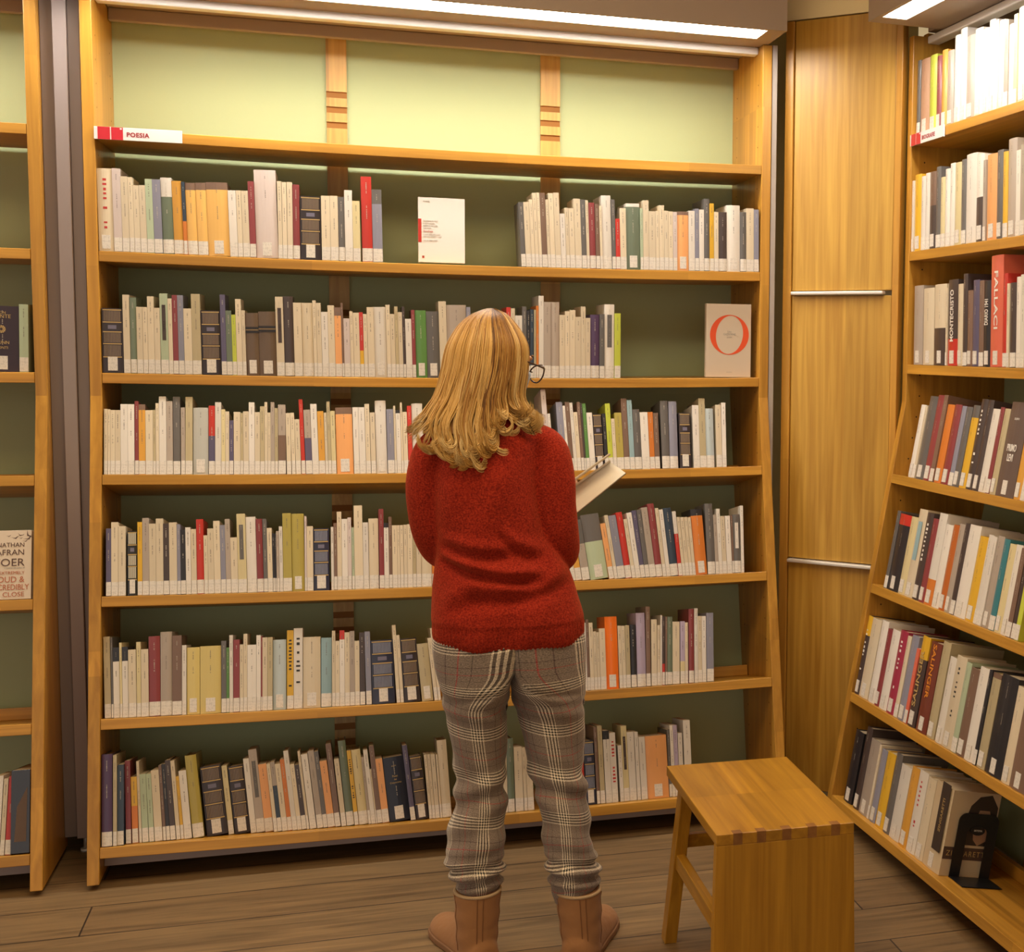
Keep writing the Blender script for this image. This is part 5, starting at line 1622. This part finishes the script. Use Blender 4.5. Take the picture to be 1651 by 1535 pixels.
# --- sheepskin boots
SUEDE = plain('tan_suede', (.33, .155, .058), .95, bump=.8, bscale=45, sheen=.08)
SEAM = plain('suede_seam', (.20, .085, .030), .9)
SOLE = plain('boot_sole', (.24, .12, .055), .8)
FLEECE = plain('fleece', (.46, .32, .18), .95, bump=.8, bscale=400)
def boot(cx, cy, topx, topy, topz, an):
    an = math.radians(an); dx, dy = -math.sin(an), math.cos(an)
    q = MB(); rings = []
    for z in np.linspace(.012, topz, 16):
        f_ = (z - .012) / (topz - .012)
        x, y = cx + (topx - cx) * f_, cy + (topy - cy) * f_
        rx = .046 + .009 * f_ + .0015 * math.sin(z * 130); ry = .052 + .005 * f_
        rings.append([(x + rx * math.cos(t), y + ry * math.sin(t), z) for t in np.linspace(0, 2 * math.pi, 33)[:-1]])
    q.grid(rings, SUEDE, True, True)
    pts = []; nx, ny = -dy, dx
    rings = []
    for s_, hw, hh in ((-.060, .020, .030), (-.052, .034, .045), (-.03, .043, .060), (.01, .046, .068), (.06, .047, .060), (.11, .050, .048), (.15, .050, .040), (.180, .044, .034), (.200, .032, .028), (.208, .016, .020)):
        px, py = cx + dx * s_, cy + dy * s_
        rings.append([(px + nx * hw * math.cos(t), py + ny * hw * math.cos(t), .014 + (hh * 1.0) * max(0, math.sin(t)) + min(0, math.sin(t)) * .004) for t in np.linspace(0, 2 * math.pi, 33)[:-1]])
    q.grid(rings, SUEDE, True, True)
    b_ = fuse(q, 'boot', SUEDE, .0045, 4, person)
    q = MB(); R2 = []
    out = []
    for s_, hw in ((-.064, .012), (-.060, .026), (-.045, .040), (-.02, .047), (.02, .049), (.07, .050), (.12, .054), (.16, .052), (.188, .043), (.206, .028), (.213, .010)): out.append((s_, hw))
    loop = [(s_, hw) for s_, hw in out] + [(s_, -hw) for s_, hw in reversed(out)]
    for z in (.0005, .016):
        R2.append([(cx + dx * s_ + nx * hw, cy + dy * s_ + ny * hw, z) for s_, hw in loop])
    q.grid(R2, SOLE, True, True, smooth=False); q.build('boot_sole', b_, bevel=.003)
    # fleece rim at the top and a seam down the back
    q = MB(); rr = []
    for t in np.linspace(0, 2 * math.pi, 37)[:-1]:
        c_ = Vector((topx + .0525 * math.cos(t), topy + .0550 * math.sin(t), topz - .002)); o_ = Vector((math.cos(t), math.sin(t), 0))
        rr.append([tuple(c_ + o_ * .0040 * math.cos(p_) + Vector((0, 0, .004)) * math.sin(p_)) for p_ in np.linspace(0, 2 * math.pi, 11)[:-1]])
    rr.append(rr[0]); q.grid(rr, FLEECE, True); q.build('fleece_rim', b_)
    for t0 in (-math.pi / 2 - .10, -math.pi / 2 + .16, -math.pi / 2 + 1.25, -math.pi / 2 - 1.30):
        q = MB(); pts = []
        for z in np.linspace(.03, topz - .006, 9):
            f_ = (z - .012) / (topz - .012); x, y = cx + (topx - cx) * f_, cy + (topy - cy) * f_
            rx = .046 + .009 * f_ + .0015 * math.sin(z * 130) - .0003; ry = .052 + .005 * f_ - .0003
            pts.append((x + rx * math.cos(t0), y + ry * math.sin(t0), z, .0014))
        tube(q, pts, SEAM, 6, 2); q.build('seam', b_)
boot(.915, -.935, .919, -.928, .166, 19)
boot(1.158, -.985, 1.150, -.972, .158, -25)

# --- face mask and glasses
q = MB(); rings = []
for u_ in np.linspace(-.088, -.012, 12):
    row = []
    for t in np.linspace(-1.35, 1.35, 21):
        bulge = 1.0 + .10 * math.exp(-(t / .5) ** 2)
        sx_ = 1 - .30 * (-u_ / .112)
        row.append(tuple(hp(.104 * math.cos(t) * bulge * (1 - .06 * (-u_ / .112)), .080 * math.sin(t) * sx_, u_)))
    rings.append(row)
q.grid(rings, plain('mask_fabric', (.55, .62, .72), .8), False); o = q.build('face_mask', person)
s_ = o.modifiers.new('t', 'SOLIDIFY'); s_.thickness = .0015
FR = plain('glasses_frame', (.045, .018, .012), .25, coat=.5)
gl = None
q = MB()
for sd in (-1, 1):
    rr = []
    for t in np.linspace(0, 2 * math.pi, 25):
        c_ = hp(.119 - .006 * abs(math.cos(t)) , sd * .034 + .026 * math.cos(t), -.004 + .0225 * math.sin(t)); o_ = (sdir * math.cos(t) + udir * math.sin(t)).normalized()
        rr.append([tuple(c_ + o_ * .0019 * math.cos(p_) + fdir * .0019 * math.sin(p_)) for p_ in np.linspace(0, 2 * math.pi, 8)[:-1]])
    q.grid(rr, FR, True)
    tube(q, [(*hp(.112, sd * .061, .004), .0020), (*hp(.095, sd * .074, .005), .0022), (*hp(.04, sd * .078, .003), .0020), (*hp(-.01, sd * .077, .0), .0018), (*hp(-.03, sd * .076, -.015), .0018)], FR, 8, 3)
tube(q, [(*hp(.119, -.008, .0), .0018), (*hp(.121, 0, .002), .0018), (*hp(.119, .008, .0), .0018)], FR, 8, 3)
q.build('glasses', person)['label'] = 'dark brown framed glasses'

# --- hair
def hairmat():
    m, nt, b = nmat('blond_hair')
    at = N(nt, 'ShaderNodeAttribute'); at.attribute_name = 'tone'
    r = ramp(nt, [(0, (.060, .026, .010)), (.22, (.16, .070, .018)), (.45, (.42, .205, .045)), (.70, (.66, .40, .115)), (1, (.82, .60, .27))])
    nt.links.new(at.outputs['Fac'], r.inputs['Fac']); nt.links.new(r.outputs[0], b.inputs['Base Color'])
    b.inputs['Roughness'].default_value = .42; b.inputs['Specular IOR Level'].default_value = .45
    return m
HAIR = hairmat()
HZ = [1.15, 1.20, 1.235, 1.25, 1.27, 1.30, 1.327, 1.384, 1.44, 1.47, 1.50, 1.522, 1.534]
HXL = [.815, .812, .798, .794, .797, .815, .832, .849, .861, .875, .896, .925, .958]
HXR = [1.075, 1.075, 1.075, 1.073, 1.067, 1.056, 1.042, 1.048, 1.050, 1.040, 1.020, 1.000, .975]
HRY = [.118, .118, .117, .116, .113, .110, .109, .112, .106, .094, .073, .046, .012]
def hair_pt(phi, z, k_=1.0):
    xl, xr, ry = smooth_i(HZ, HXL, z), smooth_i(HZ, HXR, z), smooth_i(HZ, HRY, z)
    cx, rx = (xl + xr) / 2, (xr - xl) / 2 * k_
    return Vector((cx - rx * math.cos(phi), -.842 - ry * k_ * math.sin(phi), z))
SE = [0, .1, .2, .35, .5, .58, .66, .74, .82, .9, 1.0]
ZE = [1.252, 1.212, 1.190, 1.174, 1.182, 1.206, 1.250, 1.282, 1.262, 1.258, 1.272]
rnd = random.Random(11)
HV, HF, HT = [], [], []
def strand(pts, w0, tone):
    n_ = len(pts); base = len(HV)
    for i in range(n_):
        d = (pts[min(i + 1, n_ - 1)] - pts[max(i - 1, 0)]).normalized()
        c_ = pts[i] - Vector((.95, -.84, pts[i].z)); o_ = Vector((c_.x, c_.y, 0)).normalized() if c_.length > .01 else Vector((0, -1, 0))
        s_ = d.cross(o_).normalized(); f_ = i / (n_ - 1)
        wv = w0 * (1 - .85 * max(0, (f_ - .72) / .28) ** 1.5) * (.55 + .45 * min(1, f_ * 5))
        HV.extend([tuple(pts[i] - s_ * wv), tuple(pts[i] + o_ * wv * .8), tuple(pts[i] + s_ * wv)])
        HT.extend([tone[i]] * 3)
    for i in range(n_ - 1):
        a = base + i * 3
        for j in range(3):
            j2 = (j + 1) % 3; HF.append((a + j, a + j2, a + 3 + j2, a + 3 + j))
NL = 192
for li in range(NL):
    layer = rnd.random()
    front = li >= 130
    phi0 = -.50 + (math.pi + .75) * ((li + rnd.random()) / 130)
    if front: phi0 = -.50 - (2 * math.pi - math.pi - .75) * ((li - 130 + rnd.random()) / 62)
    s0 = (1 - math.cos(min(math.pi, max(0, phi0)))) / 2
    edge = (-1.30 if phi0 > -2.15 else -2.97) if front else phi0
    lock_tone = rnd.choice([.44, .52, .58, .64, .70, .76, .84]) + rnd.uniform(-.05, .05)
    zend = smooth_i(SE, ZE, s0) + rnd.uniform(-.006, .030) + (.02 if rnd.random() < .15 else 0)
    outward = -1 if s0 < .52 else (1 if s0 > .75 else rnd.choice([-1, -1, 1]))
    curl = rnd.uniform(1.5, 3.9); cr = rnd.uniform(.013, .021); ph = rnd.uniform(0, 6.28); amp = rnd.uniform(.001, .0045)
    if s0 < .10 or s0 > .88: curl = rnd.uniform(.5, 1.3); cr = rnd.uniform(.022, .034)
    kk = rnd.uniform(.955, 1.0)
    for si in range(24 if not front else 14):
        dphi = rnd.gauss(0, .046); dk = kk + rnd.uniform(-.02, .012) + (.02 if rnd.random() < .06 else 0)
        ztop = 1.5335 - abs(rnd.gauss(0, .004)); zE = zend + .012 + rnd.gauss(0, .004)
        pts, tone = [], []; st_tone = rnd.gauss(0, .075)
        nn = 26
        for a in range(nn):
            f_ = a / (nn - 1); z = ztop - (ztop - zE) * (f_ ** 1.25)
            grow = min(1, max(0, (1.44 - z) / .22))
            sw_t = min(1, max(0, (1.506 - z) / .045)); sw_t = sw_t * sw_t * (3 - 2 * sw_t)
            inside = front and -2.97 < phi0 < -1.30
            phi = (phi0 * (1 - sw_t) + (edge + rnd.uniform(-.01, .01) * 0) * sw_t if inside else phi0) + dphi * (.45 + .75 * math.sin(math.pi * min(1, f_ * 1.15)) - .25 * f_) + .05 * math.sin(z * 26 + ph) * grow
            k2_ = dk + amp * 6 * math.sin(z * 38 + ph) * grow
            p = hair_pt(phi, z, k2_)
            pts.append(p)
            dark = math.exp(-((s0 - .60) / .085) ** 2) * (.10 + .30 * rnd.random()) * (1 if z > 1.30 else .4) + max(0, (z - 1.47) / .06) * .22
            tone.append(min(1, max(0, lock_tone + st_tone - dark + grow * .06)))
        # curl at the tip
        p = pts[-1].copy(); d = (pts[-1] - pts[-2]).normalized()
        rad = Vector((-math.cos(phi0), -math.sin(max(0.1, min(3.0, phi0))) * .9, 0)).normalized()
        side = (Vector((outward, 0, 0)) * .8 + rad * .6 + Vector((0, -.25, 0))).normalized()
        steps = 11; al = 0; r_c = cr * rnd.uniform(.93, 1.08)
        for b_ in range(steps):
            al += curl / steps
            dd = (d * math.cos(al) + side * math.sin(al)).normalized(); p = p + dd * r_c * curl / steps * 1.25
            pts.append(p.copy()); tone.append(min(1, max(0, lock_tone + .16 + rnd.uniform(-.05, .05))))
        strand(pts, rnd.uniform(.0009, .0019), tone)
# the mass of hair beneath the loose strands
rings, base = [], len(HV)
zz_ = np.linspace(1.245, 1.5325, 30); nr_ = 44
for z in zz_:
    for j in range(nr_ + 1):
        phi = -.55 + (math.pi + .85) * j / nr_
        s0 = (1 - math.cos(min(math.pi, max(0, phi)))) / 2
        ze = smooth_i(SE, ZE, s0) + .022
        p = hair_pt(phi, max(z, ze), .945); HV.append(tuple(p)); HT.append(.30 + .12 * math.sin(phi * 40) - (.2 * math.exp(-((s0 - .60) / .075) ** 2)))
for a in range(len(zz_) - 1):
    for j in range(nr_):
        i = base + a * (nr_ + 1) + j; HF.append((i, i + 1, i + nr_ + 2, i + nr_ + 1))
base = len(HV); zz_ = np.linspace(1.480, 1.5325, 10)
for z in zz_:
    for j in range(61):
        p = hair_pt(2 * math.pi * j / 60, z, .955); HV.append(tuple(p)); HT.append(.40)
for a in range(len(zz_) - 1):
    for j in range(60):
        i = base + a * 61 + j; HF.append((i, i + 1, i + 62, i + 61))
me = bpy.data.meshes.new('hair'); me.from_pydata(HV, [], HF); me.materials.append(HAIR)
at = me.attributes.new('tone', 'FLOAT', 'POINT'); at.data.foreach_set('value', HT); me.polygons.foreach_set('use_smooth', [True] * len(me.polygons)); me.update()
hr = bpy.data.objects.new('hair', me); COL.objects.link(hr); hr.parent = person; hr['label'] = 'shoulder-length blond hair with flicked-out ends'

# ------------------------------------------------------------------ the book in the reader's hands
BP = plain('open_page', (.86, .80, .66), .6); BC = plain('open_book_cover', (.10, .055, .045), .5)
def quad_slab(name, P, th, mat, par, bow=0.0, nseg=8):
    A_, B_, C_, D_ = [Vector(p) for p in P]; n_ = (B_ - A_).cross(D_ - A_).normalized(); q = MB(); rings = []
    for a in np.linspace(0, 1, nseg + 1):
        lo = A_.lerp(D_, a); hi = B_.lerp(C_, a); off = n_ * (bow * math.sin(math.pi * a) - th / 2)
        rings.append([tuple(lo + off), tuple(hi + off), tuple(hi + off + n_ * th), tuple(lo + off + n_ * th)])
    q.grid(rings, mat, True, True, smooth=False); return q.build(name, par)
NLc, NRc, FRc, FLc = [Vector(v) for v in OPENBOOK[:4]]
UL, UR, UFR, UFL = [Vector(v) for v in OPENBOOK[4:8]]
op = empty('open_book'); tag(op, 'open paperback with cream pages held in front of the reader', 'book')
quad_slab('page_block', (NLc, NRc, FRc, FLc), .003, BP, op, .002)
dn = (NRc - NLc).cross(FLc - NLc).normalized(); dn = dn if dn.z > 0 else -dn
quad_slab('cover', tuple(v - dn * .0026 for v in (NLc, NRc, FRc, FLc)), .0012, BC, op, .002)
quad_slab('page_block', (UL, UR, UFR, UFL), .0025, BP, op, -.002)
quad_slab('loose_page', (FLc.lerp(UFL, .10), FRc.lerp(UFR, .10), FRc.lerp(UR, .25), FLc.lerp(UL, .22)), .0006, BP, op, .004)
